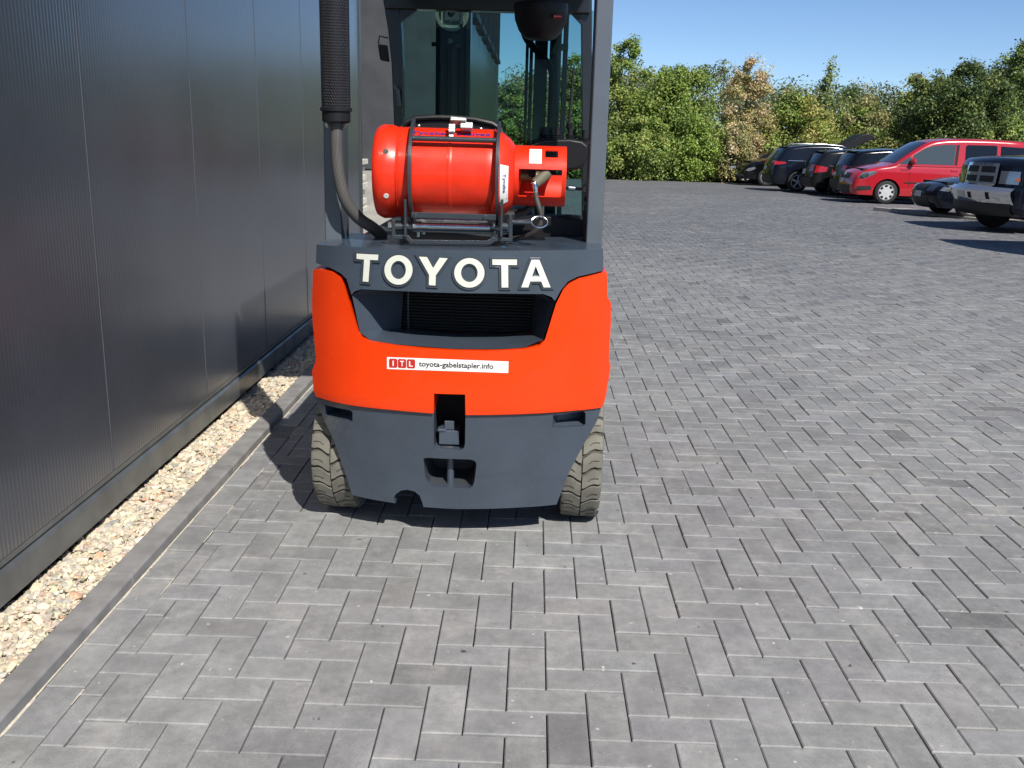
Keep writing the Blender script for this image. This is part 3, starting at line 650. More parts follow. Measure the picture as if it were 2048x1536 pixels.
q = MB(); q.bx(xl, xr_, YP+0.03, YP+0.20, ZR-0.005, ZR+0.055); q.build('roof_frame', 'blackpaint', fk, bevel=0.01)
for x in (xl, xr_-0.05): q = MB(); q.bx(x, x+0.05, YP+0.205, YFp, ZR-0.004, ZR+0.056); q.build('roof_rail', 'blackpaint', fk, bevel=0.008)
# windscreen
g0 = fpx(800, 10, YFp+0.03); g1 = fpx(1166, 480, YFp+0.03)
q = MB(); q.bx(g0.x, g1.x, YFp+0.03, YFp+0.035, 0.75, a0.z+0.02); q.build('windscreen', 'glass', fk)

# exhaust with perforated guard and braided hose
YX = 3.17; c = atY(672.5, 230, YX); R = 0.0465
q = MB(); zs = [c.z+0.022+0.03*k for k in range(24)]; q.tube([(c.x, YX, z) for z in zs], R, 32, True, (34/32, 0.03/0.0086)); ex = q.build('exhaust_guard', 'perf', fk, ang=60)
q = MB(); q.lathe((c.x, YX, c.z-0.024), (0, 0, 1), [(0, R-0.006), (0.004, R-0.001), (0.034, R-0.001), (0.036, R+0.005), (0.046, R+0.005), (0.048, R-0.001)], 32); q.build('exhaust_collar', 'black', fk)
for px in (655, 689):
    p = atY(px, 250, YX+0.03); q = MB(); q.lathe(p, (0, -1, 0), [(0, 0.009), (0.006, 0.009), (0.008, 0.006), (0.012, 0.0055)], 12); q.build('bolt', 'zinc', ex)
hp = [(673, 235, 3.17), (673, 270, 3.17), (674, 310, 3.175), (678, 350, 3.18), (688, 392, 3.19), (703, 420, 3.21), (722, 440, 3.24), (745, 455, 3.28), (765, 472, 3.33)]
def smooth_path(pts, n=6):
    P_ = [Vector(p) for p in pts]; out = []
    for i in range(len(P_)-1):
        p0, p1, p2, p3 = P_[max(i-1, 0)], P_[i], P_[i+1], P_[min(i+2, len(P_)-1)]
        for k in range(n):
            t = k/n; out.append(0.5*((2*p1)+(-p0+p2)*t+(2*p0-5*p1+4*p2-p3)*t*t+(-p0+3*p1-3*p2+p3)*t**3))
    return out+[P_[-1]]
q = MB(); q.tube(smooth_path([atY(a, b_, y) for a, b_, y in hp]), 0.0205, 16, True, (0.25, 0.5)); q.build('exhaust_hose', 'braid', fk, ang=60)

# seat, lever console and instruments
q = MB(); pts = [(800, 262), (806, 250), (816, 241), (835, 234.5), (870, 232.5), (910, 233.5), (950, 237), (985, 245), (1000, 255), (1006, 268)]
YB = 3.62; up = [atY(a, b_, YB) for a, b_ in pts]; q.prism(up+[Vector((up[-1].x, YB, 1.0)), Vector((up[0].x, YB, 1.0))], 0, (0, 0.10, 0)); seat = q.build('seat_back', 'black', fk, bevel=0.02, seg=3)
q = MB(); q.tube([p+Vector((0, -0.004, -0.004)) for p in up], 0.010, 8); q.build('seat_piping', 'black', seat)
for px, py in ((838, 252), (962, 258)):
    p = atY(px, py, YB-0.004); q = MB(); q.lathe(p, (0, -1, 0), [(0, 0.006), (0.004, 0.005), (0.006, 0.002)], 12); q.build('rivet', 'zinc', seat)
q = MB(); q.bx(FXC-0.24, FXC+0.24, 3.74, 4.2, 1.0, 1.09); q.build('seat_cushion', 'black', fk, bevel=0.03, seg=3)
YC = 3.72
q = MB(); pts = [(1048, 300), (1062, 287), (1090, 278), (1140, 277), (1165, 281), (1178, 292), (1178, 310), (1172, 330), (1155, 340), (1120, 342), (1048, 340)]
q.prism([atY(a, b_, YC) for a, b_ in pts], 0, (0, 0.16, 0)); con = q.build('lever_console', 'black', fk, bevel=0.012, seg=3)
for px, y0, hh in ((1088, 278, 24), (1115, 278, 26), (1140, 279, 24), (1169, 285, 26)):
    p = atY(px, y0+2, YC+0.07); q = MB(); s = 0.0021
    q.lathe(p, (0, 0, 1), [(0, 0.021), (0.006, 0.021), (0.008, 0.017), (0.012, 0.019), (0.015, 0.014), (0.019, 0.016), (0.022, 0.011), (0.05, 0.009), (0.052, 0.0)], 14); q.build('lever_boot', 'black', con)
p0 = atY(1137, 262, YC+0.07); p1 = atY(1147, 139, YC+0.1); q = MB(); q.tube([p0, p1], [0.006, 0.0042], 8); q.build('hydraulic_lever', 'black', con)
p = atY(1139, 250, YC+0.07); q = MB(); q.lathe(p, (0.05, 0, 1), [(-0.02, 0.007), (-0.012, 0.012), (0.006, 0.013), (0.008, 0.011)], 14); q.build('lever_knob', 'black', con)
q = MB(); p = atY(1172, 398, 3.38); q.bx(p.x-0.012, p.x+0.012, 3.38, 3.41, p.z-0.025, p.z+0.024); sb = q.build('switch_box', 'pillar', fk, bevel=0.003)
q = MB(); q.lathe((p.x+0.002, 3.3795, p.z), (0, -1, 0), [(0, 0.009), (0.003, 0.008)], 14); q.build('switch_button', 'black', sb)
q = MB(); q.tube([p+Vector((0, 0.01, -0.025)), p+Vector((0.002, 0.01, -0.06)), p+Vector((0.002, 0.012, -0.2))], 0.005, 8); q.build('switch_cable', 'hose', sb)
q = MB(); q.tube([atY(1133, 376, 3.36), atY(1162, 378, 3.38)], 0.006, 10); q.tube([atY(1137, 375.5, 3.36), atY(1150, 377, 3.36)], 0.009, 12); q.tube([atY(1162, 378, 3.38), atY(1175, 366, 3.39)], 0.004, 8); q.build('hood_latch', 'steel', fk)
q = MB(); q.tube([atY(1168, 420, 3.40), atY(1169, 470, 3.40)], 0.006, 8); q.tube([atY(1178, 330, 3.42), atY(1179, 470, 3.42)], 0.007, 8); q.build('cable_loom', 'hose', fk)
p = atY(1137, 434, 3.55); q = MB(); q.lathe(p, (0, 0, 1), [(-0.022, 0.045), (0.004, 0.047), (0.006, 0.047), (0.004, 0.040), (-0.016, 0.036), (-0.018, 0.0)], 24); q.build('cup_holder', 'black', fk)
q = MB(); q.prism([atY(a, b_, 3.5) for a, b_ in [(1010, 440), (1100, 432), (1172, 440), (1176, 500), (1010, 500)]], 0, (0, 0.12, 0)); q.build('rear_tray', 'black', fk, bevel=0.008)

# mast: two rail pairs with chain, pulley and hoses
YM = 4.95
def mpx(px, py, y=YM): return atY(px, py, y)
def vbar(name, pxa, pxb, y, dep, m='blackpaint', z0=0.12, z1=2.35, par=None):
    a = mpx(pxa, 150, y).x; b_ = mpx(pxb, 150, y).x; q = MB(); q.bx(a, b_, y, y+dep, z0, z1); return q.build(name, m, par or fk, bevel=0.004, seg=1)
mast = vbar('mast_rail', 871, 881, YM, 0.12)
vbar('mast_rail', 930, 940, YM, 0.12); vbar('mast_web', 881, 930, YM+0.07, 0.04)
vbar('mast_rail', 1050, 1056, YM, 0.10); vbar('mast_rail', 1058, 1065, YM+0.01, 0.10); vbar('mast_rail', 1068, 1094, YM+0.02, 0.12); vbar('mast_rail', 1098, 1121, YM, 0.12)
q = MB(); a = mpx(906, 120, YM+0.03); q.tube([(a.x, YM+0.03, 0.3), (a.x, YM+0.03, mpx(906, 95).z)], 0.034, 20); cyl = q.build('lift_cylinder', 'blackpaint', fk)
q = MB(); q.lathe(mpx(901, 82, YM-0.03), (0, -1, 0), [(0, 0.012), (0.012, 0.012), (0.014, 0.006)], 14); q.build('grease_nut', 'zinc', cyl)
p = mpx(905, 28, YM+0.02); Rp = 0.083
q = MB(); q.lathe(p, (0, -1, 0), [(-0.02, Rp*0.9), (-0.02, Rp), (-0.008, Rp), (0.0, Rp*0.93), (0.008, Rp*0.93), (0.012, Rp), (0.022, Rp), (0.022, Rp*0.80), (0.014, Rp*0.78), (0.014, Rp*0.45), (0.020, Rp*0.42), (0.020, 0.0)], 40); pu_ = q.build('pulley_wheel', 'zinc', fk, ang=40)
q = MB(); q.box(p+Vector((0, -0.026, 0.03)), (0.075, 0.010, 0.13)); q.lathe(p+Vector((0, -0.032, 0.01)), (0, -1, 0), [(0, 0.017), (0.012, 0.015), (0.015, 0.0)], 14); q.build('pulley_bracket', 'darkgrey', pu_, bevel=0.002)
q = MB(); x = mpx(922, 150, YM-0.01).x
for k in range(70):
    z = 0.7+k*0.019
    if z > p.z+0.02: break
    q.box((x, YM-0.01, z), (0.018 if k % 2 else 0.011, 0.012, 0.015))
s_ = q.build('lift_chain', 'darkgrey', fk); s_['kind'] = 'stuff'
for dx_ in (0, 9):
    hp = [(1043+dx_, 60), (1052+dx_, 82), (1075+dx_, 108), (1092+dx_*0.9, 128), (1102+dx_*0.3, 150), (1101+dx_*0.2, 200), (1097, 260), (1092, 330)]
    q = MB(); q.tube(smooth_path([mpx(a, b_, YM-0.05) for a, b_ in hp]), 0.009, 8); q.build('mast_hose', 'black', fk)
vbar('backrest_bar', 1124, 1134, YM+0.10, 0.03, z1=mpx(1129, 10).z+0.1)
q = MB(); a = mpx(1122, 88, YM+0.02); b_ = mpx(1136, 101, YM+0.02); q.bx(a.x, b_.x, YM+0.0, YM+0.06, b_.z, a.z); q.build('mast_stop', 'blackpaint', fk)
q = MB(); a = mpx(863, 84, YM); b_ = mpx(872, 93, YM); q.bx(a.x, b_.x, YM, YM+0.05, b_.z, a.z); q.build('mast_stop', 'blackpaint', fk)
# carriage and forks low in front
q = MB(); q.bx(FXC-0.45, FXC+0.45, YM+0.20, YM+0.25, 0.15, 0.24); q.bx(FXC-0.45, FXC+0.45, YM+0.20, YM+0.25, 0.45, 0.54); q.build('fork_carriage', 'blackpaint', fk, bevel=0.004)
for s in (-1, 1):
    q = MB(); q.bx(FXC+s*0.25-0.05, FXC+s*0.25+0.05, YM+0.25, YM+0.29, 0.06, 0.56); q.bx(FXC+s*0.25-0.05, FXC+s*0.25+0.05, YM+0.29, YM+1.3, 0.06, 0.095); q.build('fork', 'blackpaint', fk, bevel=0.004)
# round lamp head under the guard with a small red lens
p = atY(1080, 80, 4.15); zt_ = atY(1080, 8, 4.15).z; hh = zt_-p.z; q = MB(); rr = 0.112
q.lathe((p.x, 4.15, p.z), (0, 0, 1), [(0, 0.0), (0.0, rr*0.42), (hh*0.06, rr*0.60), (hh*0.25, rr*0.80), (hh*0.55, rr*0.95), (hh*0.9, rr), (hh, rr*0.98), (hh*1.02, rr*0.9), (hh*1.05, 0.0)], 32); lm = q.build('warning_light', 'black', fk, ang=40)
q = MB(); a = atY(1115, 33, 4.15-rr*0.92); q.tube([a-Vector((0.016, 0, 0)), a+Vector((0.016, 0, 0))], 0.008, 10); q.build('red_lens', 'redlens', lm)
q = MB(); q.bx(p.x-0.02, p.x+0.02, 4.14, 4.17, zt_-0.01, ZR+0.01); q.build('light_bracket', 'black', lm)
# mirror and grab handle on the left front pillar
q = MB(); q.prism([fpx(a, b_, YFp-0.02) for a, b_ in [(755, 88), (774, 90), (778, 124), (760, 120)]], 0, (0, 0.03, 0)); mr = q.build('side_mirror', 'black', fk, bevel=0.006)
q = MB(); q.tube([fpx(757, 88, YFp-0.01), fpx(759, 72, YFp-0.01), fpx(776, 76, YFp-0.01)], 0.0035, 6); q.build('mirror_stalk', 'black', mr)
q = MB(); q.tube([fpx(790, 172, YFp-0.04), fpx(795, 180, YFp-0.05), fpx(799, 212, YFp-0.04)], 0.010, 8); q.build('grab_handle', 'pillar', fk)

# steered tyres with block tread
def tyre(name, cx_, cy_, R, W, rz, tread=True, parent=fk, N=23):
    loc = Vector((cx_, cy_, R)); rot = Matrix.Rotation(rz, 3, 'Z')
    hw = W/2; g = 0.010
    prof = [(-hw*0.80, R*0.60), (-hw*0.98, R*0.68), (-hw, R*0.80), (-hw*0.97, R-g-0.012), (-hw*0.88, R-g), (hw*0.88, R-g), (hw*0.97, R-g-0.012), (hw, R*0.80), (hw*0.98, R*0.68), (hw*0.80, R*0.60)]
    q = MB(); q.lathe((0, 0, 0), (1, 0, 0), prof, 48); q.v = [rot@v+loc for v in q.v]; t = q.build(name, 'tyrebase', parent, ang=40)
    q = MB(); q.lathe((0, 0, 0), (1, 0, 0), [(-hw*0.5, 0.03), (-hw*0.5, R*0.3), (-hw*0.75, R*0.55), (-hw*0.82, R*0.61), (hw*0.82, R*0.61), (hw*0.75, R*0.55), (hw*0.5, R*0.3), (hw*0.5, 0.03)], 32); q.v = [rot@v+loc for v in q.v]; q.build('rim', 'pillar', t)
    if not tread: return t
    q = MB(); st_ = 2*math.pi/N
    def pt(a, v_, r): return rot@Vector((v_, -math.cos(a)*r, math.sin(a)*r))+loc
    for sd in (-1, 1):
        for k in range(N):
            b0 = k*st_+(0.5*st_ if sd > 0 else 0)
            # lug outline (v across, angular offset of lower and upper edge), wavy as on the photo
            sec = [(0.03, -0.10, 0.80), (0.18, -0.04, 0.92), (0.42, 0.16, 1.14), (0.60, 0.24, 1.20), (0.82, 0.20, 1.15), (0.96, 0.22, 1.14), (1.0, 0.24, 1.12)]
            lv = []
            for vv, e0, e1 in sec:
                r = R-0.0015*vv*vv if vv < 0.9 else (R-0.006 if vv < 0.98 else R-0.034); v_ = sd*hw*(vv if vv < 0.98 else 1.008)
                ro = R-g-0.004 if vv < 0.9 else (R-g-0.01 if vv < 0.98 else R-0.036)
                for r_, pad in ((r, 0.03), (ro, 0.0)):
                    lv += [pt(b0+st_*(e0-(0 if pad else 0.02)-0.28), v_, r_), pt(b0+st_*(e1-0.28+(0 if pad else 0.02)-0.16), v_, r_)]
            ns_ = len(sec); fs = []
            for i in range(ns_-1):
                a = 4*i; b_ = 4*i+4; fs += [(a, a+1, b_+1, b_), (a+2, a, b_, b_+2), (a+1, a+3, b_+3, b_+1)]
            fs += [(2, 3, 1, 0), (4*ns_-4, 4*ns_-3, 4*ns_-1, 4*ns_-2)]
            q.add(lv, fs)
            # shallow sipe line on each lug
            if sd: 
                sp = [pt(b0+st_*(m_-0.28), sd*hw*vv, R+0.0004) for vv, m_ in ((0.34, 0.42), (0.5, 0.56), (0.66, 0.59), (0.84, 0.58))]
                SIP.append((sp, t))
    tr = q.build('tread', 'tyre', t, ang=25)
    q = MB()
    for sp, tt in SIP: 
        if tt is t: q.tube(sp, 0.0014, 4)
    q.build('tread_sipes', 'tyrebase', t)['kind'] = 'stuff'
    return t
SIP = []
tyre('rear_wheel', 0.208, 3.335, 0.232, 0.142, rad(-2))
tyre('rear_wheel', -0.668, 3.345, 0.232, 0.142, rad(-4))
for s in (-1, 1): tyre('front_wheel', FXC+s*0.41, 4.76, 0.27, 0.17, 0, False)
#PART4
# ------------------------------------------------------------------ gas cylinder and its cradle
YT = 3.22
c0 = atY(900, 347, YT); TZ = c0.z; RT = 0.146
def TX(px, py=347, y=YT): return atY(px, py, y).x
xa, xb, xc, xd = TX(757), TX(800), TX(985), TX(1046)
gcx = (xa+xd)/2
gt = thing('gas_cylinder', 'red orange gas cylinder lying across the forklift counterweight in a cradle', 'gas cylinder', (gcx, YT, TZ-RT))
q = MB(); xm = TX(905)
prof = [(xb-0.03, 0.05), (xb-0.025, RT*0.75), (xb-0.010, RT*0.93), (xb+0.008, RT*0.992), (xb+0.018, RT), (xb+0.022, RT)]+[(xm-0.010, RT), (xm-0.007, RT), (xm-0.003, RT+0.0014), (xm+0.003, RT+0.0014), (xm+0.007, RT), (xm+0.010, RT)]+[(xc-0.018, RT), (xc-0.012, RT), (xc+0.012, RT*0.985), (xc+0.034, RT*0.93), (xc+0.055, RT*0.82), (xc+0.075, RT*0.66), (xc+0.088, RT*0.46), (xc+0.094, RT*0.25), (xc+0.096, 0.03)]
q.lathe((0, YT, TZ), (1, 0, 0), prof, 64); q.build('shell', 'tank', gt, ang=40)
q = MB(); R2 = RT*1.02                                  # foot ring with rolled edge
q.lathe((0, YT, TZ), (1, 0, 0), [(xb+0.010, RT*0.985), (xb-0.004, RT*1.0), (xb-0.02, RT*1.04), (xb-0.05, R2*1.03), (xa+0.012, R2), (xa+0.002, R2*0.96), (xa, R2*0.93), (xa+0.004, R2*0.91), (xa+0.02, R2*0.93), (xb-0.03, RT*0.97)], 64); fr_ = q.build('foot_ring', 'tank', gt, ang=40)
for py, m in ((302, 'ink'), (393, 'sticker')):
    p = atY(771 if m == 'ink' else 772, py, YT-RT*0.95); d = Vector((0, p.y-YT, p.z-TZ)).normalized(); pp = Vector((p.x, YT, TZ))+d*(R2*1.026)
    q = MB(); q.lathe(pp-d*0.004, d, [(0, 0.0085), (0.0045, 0.0085), (0.0045, 0.007)], 16); q.build('drain_hole', m, fr_)
def onT(x, ang_, r): return Vector((x, YT-math.cos(ang_)*r, TZ+math.sin(ang_)*r))      # angle up from the side facing back
# valve guard: curved shroud with cut-outs
g0, g1, RG = TX(1030), TX(1131), 0.098
cells = MB(); NA, NX = 40, 12
def solid(a, t):
    d_ = math.degrees(a)
    if d_ > 112 and d_ < 250: return False
    if t > 0.90: return True
    if 40 < d_ < 60 and 0.60 < t < 0.84: return False          # hand hole in the top band
    if 14 < d_ <= 112: return True
    if -40 < d_ <= 14: return t < 0.08
    if -58 < d_ <= -40: return True
    return t < 0.15 or d_ <= -58
GRD = []
vs = []; fs = []
na = 72; nx = 24
for i in range(na):
    for j in range(nx+1): vs.append((i, j))
for i in range(na):
    a = -math.pi+2*math.pi*(i+0.5)/na
    for j in range(nx):
        if solid(a, (j+0.5)/nx): fs.append((i, j))
q = MB()
for rr_, flip in ((RG, False), (RG-0.004, True)):
    b0 = len(q.v)
    for i in range(na):
        a = -math.pi+2*math.pi*i/na
        for j in range(nx+1): q.v.append(onT(g0+(g1-g0)*j/nx, a, rr_))
    for i, j in fs:
        i2 = (i+1) % na; f = (b0+i*(nx+1)+j, b0+i*(nx+1)+j+1, b0+i2*(nx+1)+j+1, b0+i2*(nx+1)+j); q.f.append(f[::-1] if flip else f)
half = na*(nx+1); S_ = set(fs)
for i, j in fs:
    for di, dj, e in ((-1, 0, ((i, j), (i, j+1))), (1, 0, ((i+1, j), (i+1, j+1))), (0, -1, ((i, j), (i+1, j))), (0, 1, ((i, j+1), (i+1, j+1)))):
        nb = ((i+di) % na, j+dj)
        if nb not in S_:
            a_, b_ = [(k[0] % na)*(nx+1)+k[1] for k in e]; q.f.append((a_, b_, b_+half, a_+half))
vg = q.build('valve_guard', 'tank', gt, ang=30)
q = MB(); xx = TX(1070)                                  # valve body inside
q.lathe((xd-0.02, YT, TZ), (1, 0, 0), [(0, 0.022), (0.05, 0.022), (0.052, 0.016), (0.10, 0.016), (0.102, 0.0)], 16); vb = q.build('valve', 'brass', gt)
a = atY(1066, 372, YT-0.09); b_ = atY(1097, 343, YT-0.07); q = MB(); q.tube([a, a.lerp(b_, 0.12), a.lerp(b_, 0.15), a.lerp(b_, 0.93), b_], [0.011, 0.011, 0.0165, 0.019, 0.012], 16); q.build('hose_coupling', mat('coupling_olive', (0.14, 0.125, 0.085), 0.6, noise=(30, 0.25)), gt)
q = MB(); q.tube([atY(1069, 366, YT-0.10), atY(1070, 374, YT-0.105), atY(1071, 380, YT-0.105), atY(1071, 388, YT-0.105)], [0.008, 0.009, 0.007, 0.008], 12); q.build('hose_fitting', 'steel', gt)
hp = [(1071, 386, 3.115), (1073, 398, 3.11), (1079, 418, 3.10), (1083, 436, 3.10), (1079, 452, 3.10), (1066, 466, 3.11), (1048, 474, 3.13), (1026, 478, 3.16)]
q = MB(); q.tube(smooth_path([atY(x_, y_, z_) for x_, y_, z_ in hp]), 0.0088, 12); q.build('gas_hose', 'hose', gt)
q = MB(); q.lathe((xd-0.03, YT, TZ), (1, 0, 0), [(0, 0.05), (0.012, 0.05), (0.014, 0.044), (0.02, 0.044)], 24); q.build('valve_collar', 'tank', gt)
q = MB(); q.tube([(xd+0.03, YT, TZ+0.005), (xd+0.03, YT-0.05, TZ+0.01)], 0.012, 12); q.tube([(xd+0.03, YT, TZ), (xd+0.03, YT, TZ+0.055)], 0.010, 12); q.lathe((xd+0.03, YT, TZ+0.05), (0, 0, 1), [(0, 0.022), (0.014, 0.022), (0.016, 0.016)], 10); q.build('valve_handwheel', 'blackmat', vb)
for x_ in (xb+0.006, xc+0.006):
    q = MB(); ring_ = [onT(x_, t, RT+0.0002) for t in np.linspace(0, 2*math.pi, 49)]; q.tube(ring_, 0.0022, 6, False); q.build('weld_seam', 'tank', gt)
# paper labels and print
def tmap(px0, px1, a0, a1, r): return lambda u, v: onT(TX(px0)+(TX(px1)-TX(px0))*u, rad(a0+(a1-a0)*v), r)
def tpatch(name, m, f, n=6):
    q = MB(); q.add([f(i/n, j/n) for j in range(n+1) for i in range(n+1)], [(j*(n+1)+i, j*(n+1)+i+1, (j+1)*(n+1)+i+1, (j+1)*(n+1)+i) for i in range(n) for j in range(n)]); return q.build(name, m, gt)
q = MB(); fgl = lambda u, v, o=0.0009: onT(TX(1058)+(TX(1082)-TX(1058))*u, rad(26+36*v), RG+o)
n = 6; q.add([fgl(i/n, j/n) for j in range(n+1) for i in range(n+1)], [(j*(n+1)+i, j*(n+1)+i+1, (j+1)*(n+1)+i+1, (j+1)*(n+1)+i) for i in range(n) for j in range(n)]); lb = q.build('label', 'sticker', gt)
q = MB()
for k in range(6):
    u = 0.18+0.11*k; q.add([fgl(u, 0.45, 0.0014), fgl(u+0.035, 0.45, 0.0014), fgl(u+0.035, 0.93-0.06*(k % 3), 0.0014), fgl(u, 0.93-0.06*(k % 3), 0.0014)], [(0, 1, 2, 3)])
q.build('label_print', 'cargrey', gt, smooth=False)
def dome_r(t):                                           # dome radius at x
    P_ = [q_ for q_ in prof if q_[0] >= xc-0.0125]; x_ = t
    for (xa_, ra_), (xb_, rb_) in zip(P_[:-1], P_[1:]):
        if xa_ <= x_ <= xb_: return ra_+(rb_-ra_)*(x_-xa_)/(xb_-xa_)
    return P_[-1][1]
fdl = lambda u, v, o=0.0015: onT(xc+0.030+0.026*u, rad(-42+58*v), dome_r(xc+0.030+0.026*u)+o)
n = 10; q = MB(); q.add([fdl(i/n, j/n) for j in range(n+1) for i in range(n+1)], [(j*(n+1)+i, j*(n+1)+i+1, (j+1)*(n+1)+i+1, (j+1)*(n+1)+i) for i in range(n) for j in range(n)]); q.build('label', 'sticker', gt)
text_part('label_print', 'Tyczka', 'blue', gt, lambda u, v: fdl(0.40+0.34*(v), 0.80-0.48*u, 0.0026), 0.02)
q = MB()
for k in range(2): q.add([fdl(0.78+0.09*k, 0.12, 0.0026), fdl(0.82+0.09*k, 0.12, 0.0026), fdl(0.82+0.09*k, 0.82, 0.0026), fdl(0.78+0.09*k, 0.82, 0.0026)], [(0, 1, 2, 3)])
q.build('label_print', 'red', gt, smooth=False)
text_part('lettering', 'Tyczka Totalgaz', 'blue', gt, tmap(826, 984, 63, 66.5, RT+0.0012) if False else (lambda u, v: onT(TX(828)+(TX(982)-TX(828))*u, rad(58+7*v), RT+0.0012)), 0.02)
text_part('lettering', 'MOTORENGAS', 'blue', gt, lambda u, v: onT(TX(848)+(TX(958)-TX(848))*u, rad(47+7*v), RT+0.0012), 0.02)

# cradle (part of the truck)
cr = MB(); x0, x1 = TX(784, 470, 3.12), TX(1025, 470, 3.12); zb = 1.065
pl = [(783, 440), (790, 440), (791, 470), (816, 470), (824, 479), (974, 481), (986, 474), (1017, 476), (1017, 428), (1025, 428), (1025, 483), (992, 483), (980, 490), (820, 488), (812, 479), (783, 478)]
cr.prism([atY(a, b_, 3.075) for a, b_ in pl], 0, (0, 0.012, 0)); cr.bx(x0+0.004, x1-0.004, 3.09, 3.40, zb-0.01, zb); cradle = cr.build('cylinder_cradle', 'cradle', fk, bevel=0.0025)
for px0, px1 in ((817, 824), (991, 998)):                # hoops over the cylinder
    q = MB(); xq0, xq1 = TX(px0, 347, 3.07), TX(px1, 347, 3.07); RH = RT+0.012
    A = [rad(t) for t in range(-62, 78, 7)]
    pin_ = [onT(0, a, RH) for a in A]; po_ = [onT(0, a, RH+0.024) for a in A]
    n = len(A)
    vs = [Vector((xq, p.y, p.z)) for xq in (xq0, xq1) for pr_ in (pin_, po_) for p in pr_]
    fs = []
    for i in range(n-1): fs += [(i, i+1, n+i+1, n+i), (2*n+i, 3*n+i, 3*n+i+1, 2*n+i+1), (i, 2*n+i, 2*n+i+1, i+1), (n+i, n+i+1, 3*n+i+1, 3*n+i)]
    fs += [(0, n, 3*n, 2*n), (n-1, 3*n-1, 4*n-1, 2*n-1)]
    q.add(vs, fs); hoop = q.build('hoop', 'cradle', cradle, bevel=0.0015, seg=1)
    q = MB(); p = atY((px0+px1)/2-9 if px0 < 900 else (px0+px1)/2+9, 430, 3.075); q.bx(p.x-0.004, p.x+0.004, 3.06, 3.10, p.z-0.07, p.z+0.05); q.build('hinge_plate', 'cradle', cradle, bevel=0.002)
q = MB(); q.tube([onT(TX(824, 347, 3.07), rad(41), RT+0.024), onT(TX(992, 347, 3.07), rad(41), RT+0.024)], 0.0085, 14); q.build('cross_bar', 'cradle', cradle)
q = MB(); a = atY(822, 424, 3.058); b_ = atY(992, 442, 3.058); q.bx(a.x, b_.x, 3.055, 3.063, b_.z+0.002, a.z); pl_ = q.build('front_plate', 'cradle', cradle, bevel=0.002)
for px, py in ((831, 432), (971, 435)):
    p = atY(px, py, 3.055); q = MB(); q.lathe(p, (0, -1, 0), [(-0.002, 0.0085), (0.005, 0.0085), (0.006, 0.007)], 6); q.build('bolt_head', 'cradle', pl_, smooth=False)
q = MB(); q.tube([atY(824, 452.5, 3.09), atY(980, 456.5, 3.09)], 0.0095, 16); q.build('hinge_rod', 'steel', cradle)
q = MB(); q.tube([atY(832, 441, 3.12), atY(975, 444, 3.12)], 0.005, 10); q.build('slide_rod', 'steel', cradle)
for pxs in ((788, 812), (814, 826), (980, 990), (1000, 1016)):
    q = MB(); q.tube([atY(pxs[0], 453, 3.09), atY(pxs[1], 454, 3.09)], 0.0135, 14); q.build('hinge_sleeve', 'cradle', cradle)
q = MB(); q.tube([atY(777, 451, 3.09), atY(786, 451, 3.09)], 0.012, 6); q.build('hinge_nut', 'zinc', cradle, smooth=False)
for px, py in ((836, 466), (847, 461), (984, 470)):
    q = MB(); p = atY(px, py, 3.11); q.tube([p-Vector((0, 0, 0.012)), p+Vector((0, 0, 0.012))], 0.0065, 6); q.build('fixing_bolt', 'zinc', cradle, smooth=False)
q = MB(); q.bx(TX(846, 468, 3.2), TX(972, 470, 3.2), 3.13, 3.30, zb+0.001, zb+0.004); q.build('rubber_liner', 'pale', cradle)
# over-centre clamp on top
p = onT(TX(921), rad(62), RT+0.03); clq = MB(); rx_ = Matrix.Rotation(rad(-28), 3, 'X')
clq.box(p+Vector((-0.002, 0, 0.012)), (0.052, 0.03, 0.010), rx_); clq.tube([p+Vector((-0.028, -0.004, 0.02)), p+Vector((0.022, -0.004, 0.017))], 0.009, 12)
clq.box(p+Vector((0.024, 0.002, -0.004)), (0.040, 0.026, 0.022), rx_); clq.box(p+Vector((-0.022, -0.012, -0.012)), (0.022, 0.018, 0.03), rx_); clq.box(p+Vector((-0.024, -0.014, -0.034)), (0.016, 0.012, 0.03), rx_); clq.build('clamp', 'zinc', cradle, bevel=0.003)
q = MB(); cring = atY(1079, 444, 3.075)
ring = [cring+Vector((0.026*math.cos(t), 0.012*math.sin(t), 0.017*math.sin(t))) for t in np.linspace(0, 2*math.pi, 25)]; q.tube(ring, 0.0026, 8, False); q.build('pull_ring', 'steel', cradle)
q = MB(); q.tube([atY(1022, 443, 3.09), atY(1064, 444, 3.085)], 0.006, 10); q.build('lock_pin', 'steel', cradle)
q = MB(); q.tube([atY(1030, 430, 3.25), atY(1050, 424, 3.25), atY(1063, 412, 3.27)], 0.012, 10); q.build('feed_pipe', 'hose', fk)
